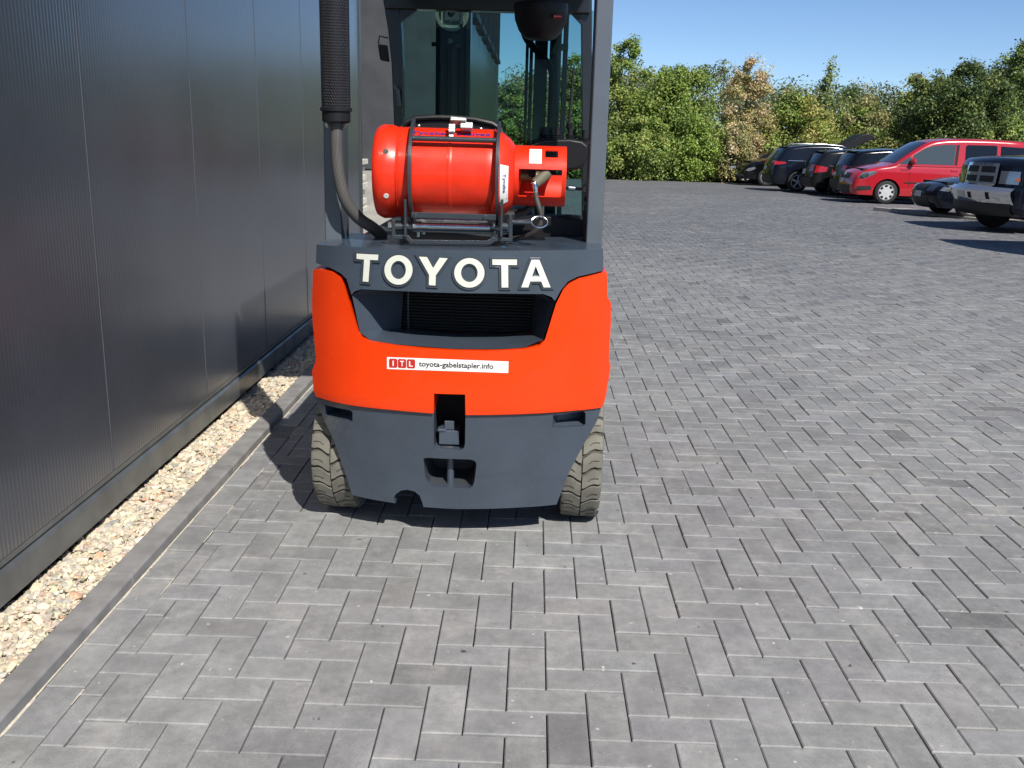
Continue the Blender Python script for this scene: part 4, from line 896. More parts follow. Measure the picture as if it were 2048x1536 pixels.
#PART5
# ------------------------------------------------------------------ parked vehicles
class Car:
    def __init__(s, name, label, loc, rz, L, W, belt, contour, paint, wheels, rw, rim='alloy', spokes=5, cat='car', group='vehicles parked along the right of the yard', tumble=0.26, taper=0.15, bulge=0.07, sm=0.7, edge=0.085):
        s.bulge = bulge; s.edge = edge
        s.t = thing(name, label, cat, loc, rz, group, local=True); s.L = L; s.w = W/2; s.belt = belt; s.tumble = tumble; s.taper = taper
        s.C = [Vector(c) for c in contour]; s.paint = paint; s.wheels = wheels; s.rw = rw
        P_ = []                                             # smoothed contour
        for i in range(len(s.C)-1):
            p0, p1, p2, p3 = s.C[max(i-1, 0)], s.C[i], s.C[i+1], s.C[min(i+2, len(s.C)-1)]
            n = max(2, int((p2-p1).length/0.05))
            for k in range(n):
                t = k/n; cr_ = 0.5*((2*p1)+(-p0+p2)*t+(2*p0-5*p1+4*p2-p3)*t*t+(-p0+3*p1-3*p2+p3)*t**3); P_.append(p1.lerp(p2, t).lerp(cr_, sm))
        P_.append(s.C[-1]); s.P = P_
        zb = s.C[0].y; out = [(p.x, p.y) for p in P_]; xs_, zs_ = P_[-1].x, P_[-1].y
        bot = []
        for xw in sorted(wheels):
            ra = rw*1.16; a = math.asin(max(-1, min(1, (zb-rw)/ra)))
            bot += [(xw+ra*math.cos(t), rw+ra*math.sin(t)) for t in np.linspace(math.pi-a, a, 13)]
        s.PA = np.array([(p.x, p.y) for p in P_]); V, F, E_ = fill2d(out+bot, (), 0.055)
        q = MB(); n = len(V)
        for sg in (1, -1): q.add([(x, sg*s.W(x, z), z) for x, z in V], F)
        m = len(P_); NT = 12; b0 = len(q.v)
        for i in range(m):
            for j in range(NT+1): q.v.append(s.surf(i, -1+2*j/NT, 0))
        for i in range(m-1):
            for j in range(NT): a = b0+i*(NT+1)+j; q.f.append((a, a+1, a+NT+2, a+NT+1))
        s.body = q.build('body', paint, s.t, ang=48)
        md = s.body.modifiers.new('w', 'WELD'); md.merge_threshold = 0.004
        q = MB(); q.bx(-L/2+0.25, L/2-0.25, -s.w+0.2, s.w-0.2, zb, s.belt-0.1); q.bx(-L/2+0.12, L/2-0.12, -s.w+0.12, s.w-0.12, zb-0.01, zb+0.10) if False else None
        q.build('underbody', 'blackmat', s.t)
        for xw in wheels:
            for sg in (1, -1):
                q = MB(); yo = sg*(s.w-0.015); d = -sg
                q.lathe((xw, yo, rw), (0, d, 0), [(0.03, rw*0.62), (0.0, rw*0.70), (0.0, rw*0.88), (0.02, rw*0.97), (0.05, rw), (0.17, rw), (0.2, rw*0.95), (0.21, rw*0.6)], 28); wh = q.build('wheel', 'cartyre', s.t, ang=40)
                q = MB(); q.lathe((xw, yo, rw), (0, d, 0), [(0.012, rw*0.68), (0.0, rw*0.64), (0.02, rw*0.60), (0.075, rw*0.56), (0.08, 0.0)], 28); q.build('rim_well', 'black' if spokes else rim, wh)
                q = MB(); q.lathe((xw, yo, rw), (0, d, 0), [(0.010, rw*0.69), (-0.002, rw*0.65), (0.016, rw*0.60), (0.03, rw*0.58)], 28, False); q.lathe((xw, yo, rw), (0, d, 0), [(-0.002, 0.0), (0.0, rw*0.16), (0.03, rw*0.18)], 16, False)
                for k in range(spokes):
                    th = 2*math.pi*k/spokes+0.3; wdt = 0.075 if spokes <= 6 else 0.055
                    q.box((xw+math.cos(th)*rw*0.38, yo+d*0.015, rw+math.sin(th)*rw*0.38), (rw*0.52, 0.02, rw*2.0*wdt*(1.55 if rim == 'hubwhite' else 1)), Matrix.Rotation(-th, 3, 'Y'))
                if rim == 'hubwhite': q.lathe((xw, yo, rw), (0, d, 0), [(0.004, 0.0), (0.004, rw*0.40), (0.012, rw*0.43)], 24, False)
                q.build('rim', rim, wh)
    def W(s, x, z):
        A = s.PA[:-1]; D_ = s.PA[1:]-A; q_ = np.array((x, z))-A; t_ = np.clip((q_*D_).sum(1)/np.maximum((D_*D_).sum(1), 1e-9), 0, 1)
        d_ = math.sqrt(((q_-D_*t_[:, None])**2).sum(1).min()); r_ = s.edge; rnd = r_*(1-math.sqrt(max(0, 1-(1-d_/r_)**2))) if d_ < r_ else 0
        return s.W0(x, z)-rnd
    def W0(s, x, z):
        e = max(0, (abs(x)-(s.L/2-0.75))/0.75); k = 1-s.taper*e*e
        v = s.w*k
        if z < 0.42: v -= 0.05*((0.42-z)/0.3)
        if z > s.belt: v -= s.tumble*(z-s.belt)+0.015
        else: v -= 0.035*max(0, (z-(s.belt-0.22))/0.22)**2
        return v
    def nrm(s, i):
        a = s.P[max(i-1, 0)]; b_ = s.P[min(i+1, len(s.P)-1)]; t = (b_-a); t = t/max(t.length, 1e-6); return Vector((t.y, -t.x))*(-1 if False else 1)
    def surf(s, i, t, off):
        i0 = int(math.floor(i)); f = i-i0; i1 = min(i0+1, len(s.P)-1)
        p = s.P[i0].lerp(s.P[i1], f); n = s.nrm(i0)
        e = max(0, (abs(p.x)-(s.L/2-0.5))/0.5); c = 0.035*(1-t*t)+off; bx_ = s.bulge*min(1, e)*(1-t*t)*(1 if p.x > 0 else -1)
        if n.x*p.x+n.y*(p.y-0.6) < 0: n = -n
        y = s.W(p.x, p.y)*t
        return Vector((p.x+n.x*c+bx_, y, p.y+n.y*c))
    def idx(s, pred):                                       # first contour index satisfying pred
        for i, p in enumerate(s.P):
            if pred(p): return i
        return len(s.P)-1
    def strip(s, name, m, i0, i1, t0, t1, off=0.006, parent=None, n=10, k=8):
        q = MB(); vs = [s.surf(i0+(i1-i0)*a/k, t0+(t1-t0)*b_/n, off(a/k) if callable(off) else off) for a in range(k+1) for b_ in range(n+1)]
        q.add(vs, [(a*(n+1)+b_, a*(n+1)+b_+1, (a+1)*(n+1)+b_+1, (a+1)*(n+1)+b_) for a in range(k) for b_ in range(n)]); return q.build(name, m, parent or s.t)
    def side(s, name, m, poly, off=0.005, both=True, th=0.008, parent=None, step=0.1):
        V, F, E_ = fill2d(poly, (), step); r = []
        for sg in ((1, -1) if both else (1,)):
            q = MB(); n = len(V); q.add([(x, sg*(s.W(x, z)+off), z) for x, z in V]+[(x, sg*(s.W(x, z)+off-th), z) for x, z in V], F+[tuple(n+i for i in f)[::-1] for f in F]+[(b_, a, n+a, n+b_) for a, b_ in E_]); r.append(q.build(name, m, parent or s.t, ang=40))
        return r
    def mirror(s, x, z, m=None, sz=0.11):
        for sg in (1, -1):
            q = MB(); y = sg*(s.W(x, z)+0.10); q.lathe((x, y, z), (1, 0, 0), [(-0.05, sz*0.55), (-0.045, sz*0.75), (0.0, sz*0.85), (0.05, sz*0.6), (0.07, sz*0.2), (0.072, 0)], 16); q.v = [Vector((v.x, v.y, z+(v.z-z)*0.8)) for v in q.v]; q.bx(x-0.02, x+0.02, min(y, sg*s.W(x, z))-0.0, max(y, sg*s.W(x, z)), z-0.09, z-0.06); q.build('door_mirror', m or s.paint, s.t)
    def front_i(s, z): return s.idx(lambda p: p.y >= z)
    def rear_i(s, z):
        for i in range(len(s.P)-1, -1, -1):
            if s.P[i].y >= z: return i
        return 0
    def plate(s, front, z, t=0.0, w=0.26, h=0.11, m='plate'):
        i0, i1 = (s.front_i(z), s.front_i(z+h)) if front else (s.rear_i(z), s.rear_i(z+h)); hw = w/s.w
        s.strip('number_plate', m, i0, i1, t-hw, t+hw, 0.012, n=4, k=2)
    def doors(s, xs, z0, z1):
        for x in xs: s.side('door_gap', 'blackmat', [(x-0.008, z0), (x+0.008, z0), (x+0.008, z1), (x-0.008, z1)], 0.002, th=0.004, step=0.2)
        for x in xs[:-1]: s.side('door_handle', s.paint, [(x+0.06, z1-0.10), (x+0.24, z1-0.10), (x+0.24, z1-0.065), (x+0.06, z1-0.065)], 0.02, th=0.025, step=0)

def place(px, py, xw, w, rz, near=True):
    g = ground(px, py); ly = (w/2-0.12)*(1 if math.cos(rz) < 0 else -1)*(1 if near else -1)
    v = Matrix.Rotation(rz, 3, 'Z')@Vector((xw, ly, 0)); c = g-v; return (c.x, c.y, float(gz(c.x, g.y)))

# red van
vc = [(2.40, 0.24), (2.45, 0.34), (2.47, 0.50), (2.44, 0.66), (2.36, 0.80), (2.16, 0.92), (1.85, 1.01), (1.42, 1.10), (1.0, 1.40), (0.62, 1.65), (0.32, 1.76), (-0.2, 1.815), (-1.2, 1.825), (-2.1, 1.79), (-2.34, 1.70), (-2.42, 1.40), (-2.46, 0.95), (-2.47, 0.5), (-2.42, 0.25)]
v = Car('van', 'red passenger van with white wheel covers, facing the drive', place(1767, 408, 1.56, 1.80, math.pi-rad(1)), math.pi-rad(1), 4.94, 1.80, 1.06, vc, 'carred', (1.56, -1.44), 0.325, 'hubwhite', 8, 'van', tumble=0.20)
ia = v.idx(lambda p: p.x < 1.40); ib = v.idx(lambda p: p.x < 0.55); v.strip('windscreen', 'carglass', ia, ib, -0.90, 0.90, 0.008)
v.side('side_window', 'lightglass', [(1.34, 1.11), (0.98, 1.11), (0.98, 1.33)])
v.side('side_window', 'lightglass', [(0.92, 1.12), (0.92, 1.36), (0.62, 1.55), (0.38, 1.63), (0.05, 1.665), (-0.24, 1.67), (-0.20, 1.12)])
v.side('side_window', 'carglass', [(-0.50, 1.13), (-0.50, 1.64), (-0.56, 1.675), (-1.33, 1.675), (-1.36, 1.64), (-1.36, 1.13)])
v.side('side_window', 'carglass', [(-1.46, 1.13), (-1.46, 1.66), (-2.2, 1.63), (-2.28, 1.4), (-2.3, 1.13)])
v.side('window_pillar', 'blackmat', [(-0.22, 1.12), (-0.26, 1.67), (-0.33, 1.67), (-0.29, 1.12)], 0.007)
v.side('side_moulding', 'wornplastic', [(1.10, 0.60), (1.10, 0.63), (-1.0, 0.63), (-1.0, 0.60)], 0.014, th=0.018)
v.doors([0.98, -0.38, -1.40], 0.36, 1.06); v.mirror(0.95, 1.19, sz=0.14)
v.side('headlight', 'lamp', [(2.38, 0.70), (2.25, 0.86), (1.98, 0.90), (1.86, 0.88), (2.0, 0.78), (2.2, 0.69)], 0.008)
v.side('headlight_surround', 'lampdark', [(2.40, 0.69), (2.27, 0.80), (2.12, 0.86), (2.10, 0.76), (2.22, 0.69)], 0.0105)
v.strip('grille', 'wornplastic', v.front_i(0.66), v.front_i(0.78), -0.62, 0.62, 0.008); v.strip('bumper_grille', 'wornplastic', v.front_i(0.27), v.front_i(0.46), -0.8, 0.8, 0.008); v.side('fog_lamp', 'wornplastic', [(2.40, 0.34), (2.36, 0.48), (2.02, 0.50), (1.98, 0.40)], 0.006); v.plate(True, 0.52)
q = MB(); p = v.surf(v.front_i(0.74), 0, 0.012); q.lathe(p, (1, 0, 0.25), [(-0.004, 0.07), (0.006, 0.07), (0.008, 0.06), (0.006, 0.05), (0.006, 0.0)], 20); q.build('badge', 'chrome', v.t)
# hatchbacks and wagons with the tail to the drive
hc = [(2.08, 0.22), (2.14, 0.40), (2.12, 0.58), (1.98, 0.74), (1.55, 0.88), (1.12, 0.95), (0.72, 1.18), (0.30, 1.40), (-0.1, 1.47), (-0.9, 1.475), (-1.55, 1.42), (-1.78, 1.36), (-1.95, 1.12), (-2.06, 0.92), (-2.12, 0.66), (-2.13, 0.45), (-2.08, 0.24)]
def tail_car(name, label, px, py, paint, contour, L, W, belt, wheels, rw, H, rear_win=(1.32, 0.98), lamp_z=(0.80, 0.98), rim='alloy', spokes=5, rails=False, cat='car', rz=0.0, plate_z=0.66):
    c = Car(name, label, place(px, py, wheels[1], W, rz), rz, L, W, belt, contour, paint, wheels, rw, rim, spokes, cat)
    xr0 = -L/2
    c.strip('rear_window', 'carglass', c.rear_i(rear_win[0]), c.rear_i(rear_win[1]), -0.84, 0.84, 0.008)
    fi = c.idx(lambda p: p.x < wheels[0]-0.30); fj = c.idx(lambda p: p.y > H*0.945); c.strip('windscreen', 'carglass', fi, fj, -0.88, 0.88, 0.008)
    zt = H*0.925; zb = belt+0.05; tl = [(-L/2+0.60, zb), (-L/2+0.52, zb+0.08), (-L/2+0.74, zt-0.06), (-L/2+1.0, zt)]
    c.side('side_window', 'carglass', tl+[(-L/2+1.18, zt), (-L/2+1.12, zb)])
    c.side('side_window', 'carglass', [(-L/2+1.20, zb), (-L/2+1.26, zt), (0.02, zt+0.01), (0.06, zb)])
    c.side('side_window', 'carglass', [(0.12, zb), (0.08, zt+0.01), (0.24, zt-0.02), (0.62, zt-0.21), (0.92, zb)])
    c.side('window_trim', 'chrome', [(-L/2+0.50, zb-0.028), (0.92, zb-0.028), (0.92, zb-0.012), (-L/2+0.50, zb-0.012)], 0.006)
    c.side('tail_light', 'tail', [(-L/2+0.04, lamp_z[0]), (-L/2+0.42, lamp_z[0]+0.05), (-L/2+0.45, lamp_z[1]-0.04), (-L/2+0.10, lamp_z[1])], 0.010)
    for sg in (-1, 1): c.strip('tail_light', 'tail', c.rear_i(lamp_z[1]), c.rear_i(lamp_z[0]), sg*0.62, sg*1.0, 0.010, n=4, k=4)
    c.strip('rear_bumper', 'wornplastic', c.rear_i(0.52), c.rear_i(0.26), -1.0, 1.0, 0.012); c.plate(False, plate_z, w=0.24)
    q = MB(); i = c.rear_i(H*0.93); a = [c.surf(i, t, 0.02) for t in np.linspace(-0.8, 0.8, 9)]; q.add([p+Vector((0.12, 0, 0.012)) for p in a]+[p+Vector((-0.10, 0, -0.005)) for p in a]+[p+Vector((-0.10, 0, -0.03)) for p in a], [(k_, k_+1, 10+k_, 9+k_) for k_ in range(8)]+[(9+k_, 10+k_, 19+k_, 18+k_) for k_ in range(8)]); q.build('roof_spoiler', paint, c.t)
    c.doors([-L/2+1.14, 0.10, 0.98], 0.35, belt-0.02); c.mirror(0.72, belt+0.10)
    if rails:
        for sg in (-1, 1):
            q = MB(); q.tube([(x, sg*(c.W(0, H*0.95)-0.02), H*0.965+z) for x, z in ((-1.55, 0.01), (-1.45, 0.06), (-0.6, 0.095), (0.2, 0.07), (0.35, 0.0))], 0.018, 8); q.build('roof_rail', 'chrome', c.t)
    return c
tail_car('hatchback', 'black hatchback parked tail first directly behind the red van', 1738, 399, 'carblack', [(x, z*1.02) for x, z in hc], 4.26, 1.78, 0.93, (1.32, -1.30), 0.32, 1.50)
tail_car('hatchback', 'dark grey hatchback with big red tail lights, second from the red van', 1671, 391, 'cargrey', [(x, z*1.0) for x, z in hc], 4.26, 1.78, 0.93, (1.32, -1.30), 0.32, 1.475, rear_win=(1.30, 1.0), lamp_z=(0.72, 0.96))
sc_ = [(2.22, 0.26), (2.28, 0.45), (2.26, 0.66), (2.12, 0.86), (1.6, 1.0), (1.15, 1.07), (0.72, 1.34), (0.30, 1.56), (-0.2, 1.63), (-1.0, 1.62), (-1.68, 1.54), (-1.86, 1.47), (-2.05, 1.20), (-2.16, 1.02), (-2.24, 0.74), (-2.26, 0.5), (-2.20, 0.27)]
tail_car('suv', 'glossy black SUV with silver spoked wheels and red tail light, tail to the drive', 1592, 384, 'carnavy', sc_, 4.54, 1.86, 1.05, (1.38, -1.36), 0.36, 1.62, rear_win=(1.44, 1.08), lamp_z=(0.92, 1.06), rails=False, cat='suv', plate_z=0.74)
# wagon with nose to the drive and tailgate raised
wc = [(2.22, 0.24), (2.32, 0.40), (2.30, 0.58), (2.16, 0.76), (1.6, 0.92), (1.05, 1.02), (0.62, 1.26), (0.22, 1.46), (-0.3, 1.54), (-1.2, 1.53), (-1.80, 1.46), (-1.98, 1.30), (-2.10, 0.95), (-2.24, 0.70), (-2.28, 0.48), (-2.22, 0.26)]
wz = math.pi
def nose_car(name, label, px, py, paint, contour, L, W, belt, wheels, rw, H, rz, rails=False, rim='alloy', cat='car', lamp=True, near=True):
    c = Car(name, label, place(px, py, wheels[0], W, rz, near), rz, L, W, belt, contour, paint, wheels, rw, rim, 5, cat)
    fi = c.idx(lambda p: p.x < wheels[0]-0.32); fj = c.idx(lambda p: p.y > H*0.945); c.strip('windscreen', 'carglass', fi, fj, -0.88, 0.88, 0.008)
    c.strip('rear_window', 'carglass', c.rear_i(H*0.93), c.rear_i(belt+0.08), -0.84, 0.84, 0.008)
    zt = H*0.925; zb = belt+0.04
    c.side('side_window', 'carglass', [(0.98, zb), (0.62, zt-0.21), (0.28, zt-0.03), (-0.16, zt), (-0.14, zb)])
    c.side('side_window', 'carglass', [(-0.20, zb), (-0.22, zt), (-1.05, zt-0.01), (-1.10, zb)])
    c.side('side_window', 'carglass', [(-1.16, zb), (-1.12, zt-0.02), (-1.45, zt-0.08), (-1.75, zb+0.1), (-1.72, zb)])
    x0 = contour[0][0]
    c.side('headlight', 'lamp', [(x0+0.04, 0.60), (x0-0.06, 0.70), (x0-0.32, 0.76), (x0-0.36, 0.70), (x0-0.12, 0.58)], 0.008)
    for sg in (-1, 1): c.strip('headlight', 'lampdark', c.front_i(0.55), c.front_i(0.66), sg*0.55, sg*0.92, 0.008, n=4, k=3)
    c.strip('grille', 'wornplastic', c.front_i(0.52), c.front_i(0.66), -0.42, 0.42, 0.009); c.strip('bumper_grille', 'wornplastic', c.front_i(0.26), c.front_i(0.38), -0.7, 0.7, 0.009); c.plate(True, 0.40, w=0.25, h=0.10)
    c.doors([0.92, -0.18, -1.12], 0.33, belt-0.02); c.mirror(0.66, belt+0.08)
    if rails:
        for sg in (-1, 1):
            q = MB(); q.tube([(x, sg*(c.W(0, H*0.95)-0.03), H*0.975+z) for x, z in ((-1.75, -0.03), (-1.6, 0.04), (-0.7, 0.085), (0.1, 0.06), (0.25, 0.0))], 0.02, 8); q.build('roof_rail', 'chrome', c.t)
    return c
wg = nose_car('station_wagon', 'black station wagon with silver roof rails and its tailgate raised', 1530, 372, 'carblack', [(x, z*1.10) for x, z in wc], 4.60, 1.84, 1.08, (1.40, -1.40), 0.35, 1.69, wz, True)
q = MB(); pr = [(a, b*1.10) for a, b in [(-1.72, 1.54), (-2.0, 1.72), (-2.35, 1.92), (-2.60, 1.99), (-2.80, 1.96), (-3.02, 1.82), (-3.0, 1.76), (-2.80, 1.80), (-2.60, 1.72), (-2.30, 1.58), (-2.05, 1.44), (-1.86, 1.40)]]
q.prism([(x, -0.62, z) for x, z in pr], 0, (0, 1.24, 0)); tg = q.build('tailgate', 'black', wg.t, bevel=0.02)
q = MB(); q.tube([(-1.95, 0.6, 1.25), (-2.3, 0.6, 1.78)], 0.012, 8); q.tube([(-1.95, -0.6, 1.25), (-2.3, -0.6, 1.78)], 0.012, 8); q.build('gas_strut', 'steel', tg)
nose_car('car', 'dark grey car farthest back in the row, nose to the drive', 1489, 367, 'cargrey', [(x, z*0.97) for x, z in wc], 4.60, 1.80, 0.95, (1.40, -1.40), 0.33, 1.49, wz)
# dark saloon between the van and the pickup
sd = [(2.12, 0.22), (2.22, 0.38), (2.22, 0.55), (2.12, 0.68), (1.6, 0.82), (0.95, 0.92), (0.52, 1.16), (0.18, 1.34), (-0.3, 1.40), (-0.9, 1.36), (-1.35, 1.18), (-1.62, 1.02), (-2.10, 0.96), (-2.22, 0.80), (-2.24, 0.5), (-2.18, 0.25)]
nose_car('saloon', 'low dark saloon between the red van and the pickup', 1936, 438, 'carnavy', sd, 4.46, 1.74, 0.88, (1.45, -1.28), 0.32, 1.40, math.pi)
# pickup with chrome grille
RZP = math.pi+rad(12)
pc = [(2.78, 0.36), (2.86, 0.44), (2.86, 0.80), (2.80, 0.84), (2.77, 1.22), (2.66, 1.31), (2.4, 1.34), (1.9, 1.36), (1.25, 1.38), (0.85, 1.58), (0.40, 1.84), (0.0, 1.90), (-0.9, 1.88), (-1.15, 1.60), (-1.22, 1.34), (-2.6, 1.33), (-2.85, 1.30), (-2.90, 0.9), (-2.88, 0.5), (-2.8, 0.40)]
pk_loc = place(1984, 454, 1.92, 2.0, RZP, False)
pk = Car('pickup', 'black pickup truck with large chrome cross grille and chrome bumper', pk_loc, RZP, 5.8, 2.02, 1.24, pc, 'carnavy', (1.92, -1.75), 0.41, 'chrome', 5, 'pickup', taper=0.12, bulge=0.24, sm=0.25, edge=0.06)
fi = pk.idx(lambda p: p.x < 1.2); fj = pk.idx(lambda p: p.y > 1.80); pk.strip('windscreen', 'carglass', fi, fj, -0.9, 0.9, 0.01)
pk.side('side_window', 'carglass', [(0.98, 1.32), (0.55, 1.62), (0.22, 1.74), (0.12, 1.32)]); pk.side('side_window', 'carglass', [(0.06, 1.32), (0.10, 1.76), (-0.8, 1.76), (-0.95, 1.32)])
zf = lambda z: pk.front_i(z)
pk.strip('grille', 'chrome', zf(0.80), zf(1.21), -0.50, 0.50, 0.03, n=12, k=8)
for ta, tb in ((-0.43, -0.05), (0.05, 0.43)):
    for za, zb_ in ((0.84, 0.97), (1.03, 1.16)): pk.strip('grille_mesh', 'wornplastic', zf(za)+0.3, zf(zb_)+0.3, ta, tb, 0.036, n=6, k=4)
for sg in (-1, 1):
    hl = pk.strip('headlight', 'lamp', zf(0.88), zf(1.10), sg*0.56, sg*0.96, 0.02, n=6, k=5)
    pk.strip('indicator', 'amber', zf(0.90), zf(1.0), sg*0.90, sg*0.98, 0.026, n=2, k=3)
bo = lambda f: 0.02+0.10*math.sin(min(1, f*1.25)*1.5)-0.06*max(0, f-0.85)/0.15
bi0, bi1 = zf(0.54), zf(0.77)
pk.strip('bumper', 'chrome', bi0, bi1, -1.0, 1.0, bo, n=16, k=12); pk.strip('bumper_valance', 'wornplastic', 0, zf(0.56), -0.95, 0.95, 0.03, n=12, k=4)
def on_bumper(nm, m, f0, f1, t0, t1): pk.strip(nm, m, bi0+(bi1-bi0)*f0, bi0+(bi1-bi0)*f1, t0, t1, lambda f: bo(f0+(f1-f0)*f)+0.006, n=4, k=4)
on_bumper('number_plate', 'plate', 0.30, 0.72, -0.40, -0.10); on_bumper('tow_hook_recess', 'blackmat', 0.28, 0.68, 0.02, 0.12); on_bumper('tow_hook_recess', 'blackmat', 0.28, 0.74, 0.50, 0.58)
pk.doors([1.08, 0.02, -1.02], 0.5, 1.22); pk.mirror(0.85, 1.45, sz=0.17)
# tall box van standing just outside the right edge; its shadow reaches into view
bc = [(2.6, 0.3), (2.66, 0.6), (2.64, 1.2), (2.58, 2.0), (2.5, 2.42), (2.35, 2.55), (0.6, 2.57), (-2.4, 2.55), (-2.6, 2.4), (-2.66, 0.6), (-2.6, 0.32)]
bv = Car('truck', 'tall box truck at the right edge, throwing the nearest shadow across the yard', (10.3, 12.6, float(gz(0, 13))), math.pi, 5.32, 2.0, 1.25, bc, 'cargrey', (1.7, -1.6), 0.34, 'alloy', 5, 'truck', tumble=0.02)
fi = bv.idx(lambda p: p.y > 1.25); fj = bv.idx(lambda p: p.y > 2.1); bv.strip('windscreen', 'carglass', fi, fj, -0.9, 0.9, 0.01); bv.side('side_window', 'carglass', [(2.3, 1.3), (2.2, 2.0), (1.3, 2.0), (1.3, 1.3)])
# low concrete kerb island in front of the parked row
g = ground(1745, 421); g2 = ground(1850, 431)
isl = thing('kerb_island', 'pale concrete kerb island beside the red van\'s front wheel', 'kerb', (g.x, g.y, g.z))
dv = (Vector((g2.x-g.x, g2.y-g.y, 0))).normalized(); nv = Vector((-dv.y, dv.x, 0))
for k in range(4):
    q = MB(); a = g+dv*(0.85*k); b_ = g+dv*(0.85*k+0.84); zz = Vector((0, 0, 0.09))
    q.add([a, b_, b_+nv*0.14, a+nv*0.14, a+zz+nv*0.01, b_+zz+nv*0.01, b_+nv*0.14+zz, a+nv*0.14+zz], [(3, 2, 1, 0), (4, 5, 6, 7), (0, 1, 5, 4), (1, 2, 6, 5), (2, 3, 7, 6), (3, 0, 4, 7)]); q.build('kerb_stone', 'light', isl, bevel=0.01)
q = MB(); a = g+nv*0.145; b_ = g+dv*3.38+nv*0.145; zz = Vector((0, 0, 0.06)); q.add([a+zz, b_+zz, b_+nv*0.9+zz, a+nv*0.9+zz], [(0, 1, 2, 3)]); q.build('island_fill', 'light', isl)

# ------------------------------------------------------------------ trees
def leaves(C, r, n_per, size, cols, flat=0.5, lim=2.3):
    """leaf faces scattered round clump centres C (k,3) with radii r (k,)"""
    k = len(C); idx = np.repeat(np.arange(k), n_per); n = len(idx)
    d = RNG.normal(0, 1, (n, 3)); dl = np.linalg.norm(d, axis=1); d /= dl[:, None]; rad_ = r[idx]*np.minimum(dl*0.66, lim)
    P_ = C[idx]+d*rad_[:, None]*np.array([1, 1, 0.85])
    nrm = d*0.6+RNG.normal(0, 0.6, (n, 3))+np.array([0, 0, flat]); nrm /= np.linalg.norm(nrm, axis=1)[:, None]
    a = np.cross(nrm, RNG.normal(0, 1, (n, 3))); a /= np.linalg.norm(a, axis=1)[:, None]; b_ = np.cross(nrm, a)
    s = size*RNG.uniform(0.6, 1.35, n)[:, None]; a = a*s; b_ = b_*s*0.62
    V = np.stack([P_-a, P_+b_*0.9-a*0.1, P_+a, P_-b_*0.9-a*0.1], 1).reshape(-1, 3)
    F = np.arange(4*n).reshape(-1, 4)
    cc = np.asarray(cols)*np.array([1.34, 1.16, 1.40]); cc = cc[RNG.integers(0, len(cols), k)][idx]*np.exp(RNG.normal(0, 0.20, (n, 1)))*(1+RNG.normal(0, 0.06, (n, 3)))
    return V, F, np.repeat(np.clip(cc, 0.003, 0.9), 4, 0)
GREEN = [(0.15, 0.23, 0.044), (0.18, 0.28, 0.052), (0.12, 0.19, 0.04), (0.22, 0.3, 0.064)]
DARK = [(0.061, 0.105, 0.027), (0.076, 0.128, 0.031), (0.051, 0.085, 0.025)]
YEL = [(0.263, 0.289, 0.061), (0.21, 0.263, 0.052), (0.298, 0.306, 0.079)]
OLIVE = [(0.185, 0.213, 0.07), (0.222, 0.241, 0.083), (0.157, 0.185, 0.059)]
BROWN = [(0.40, 0.37, 0.17), (0.45, 0.42, 0.21), (0.33, 0.32, 0.13), (0.27, 0.285, 0.09)]
LS, LN = 0.50, 3.2
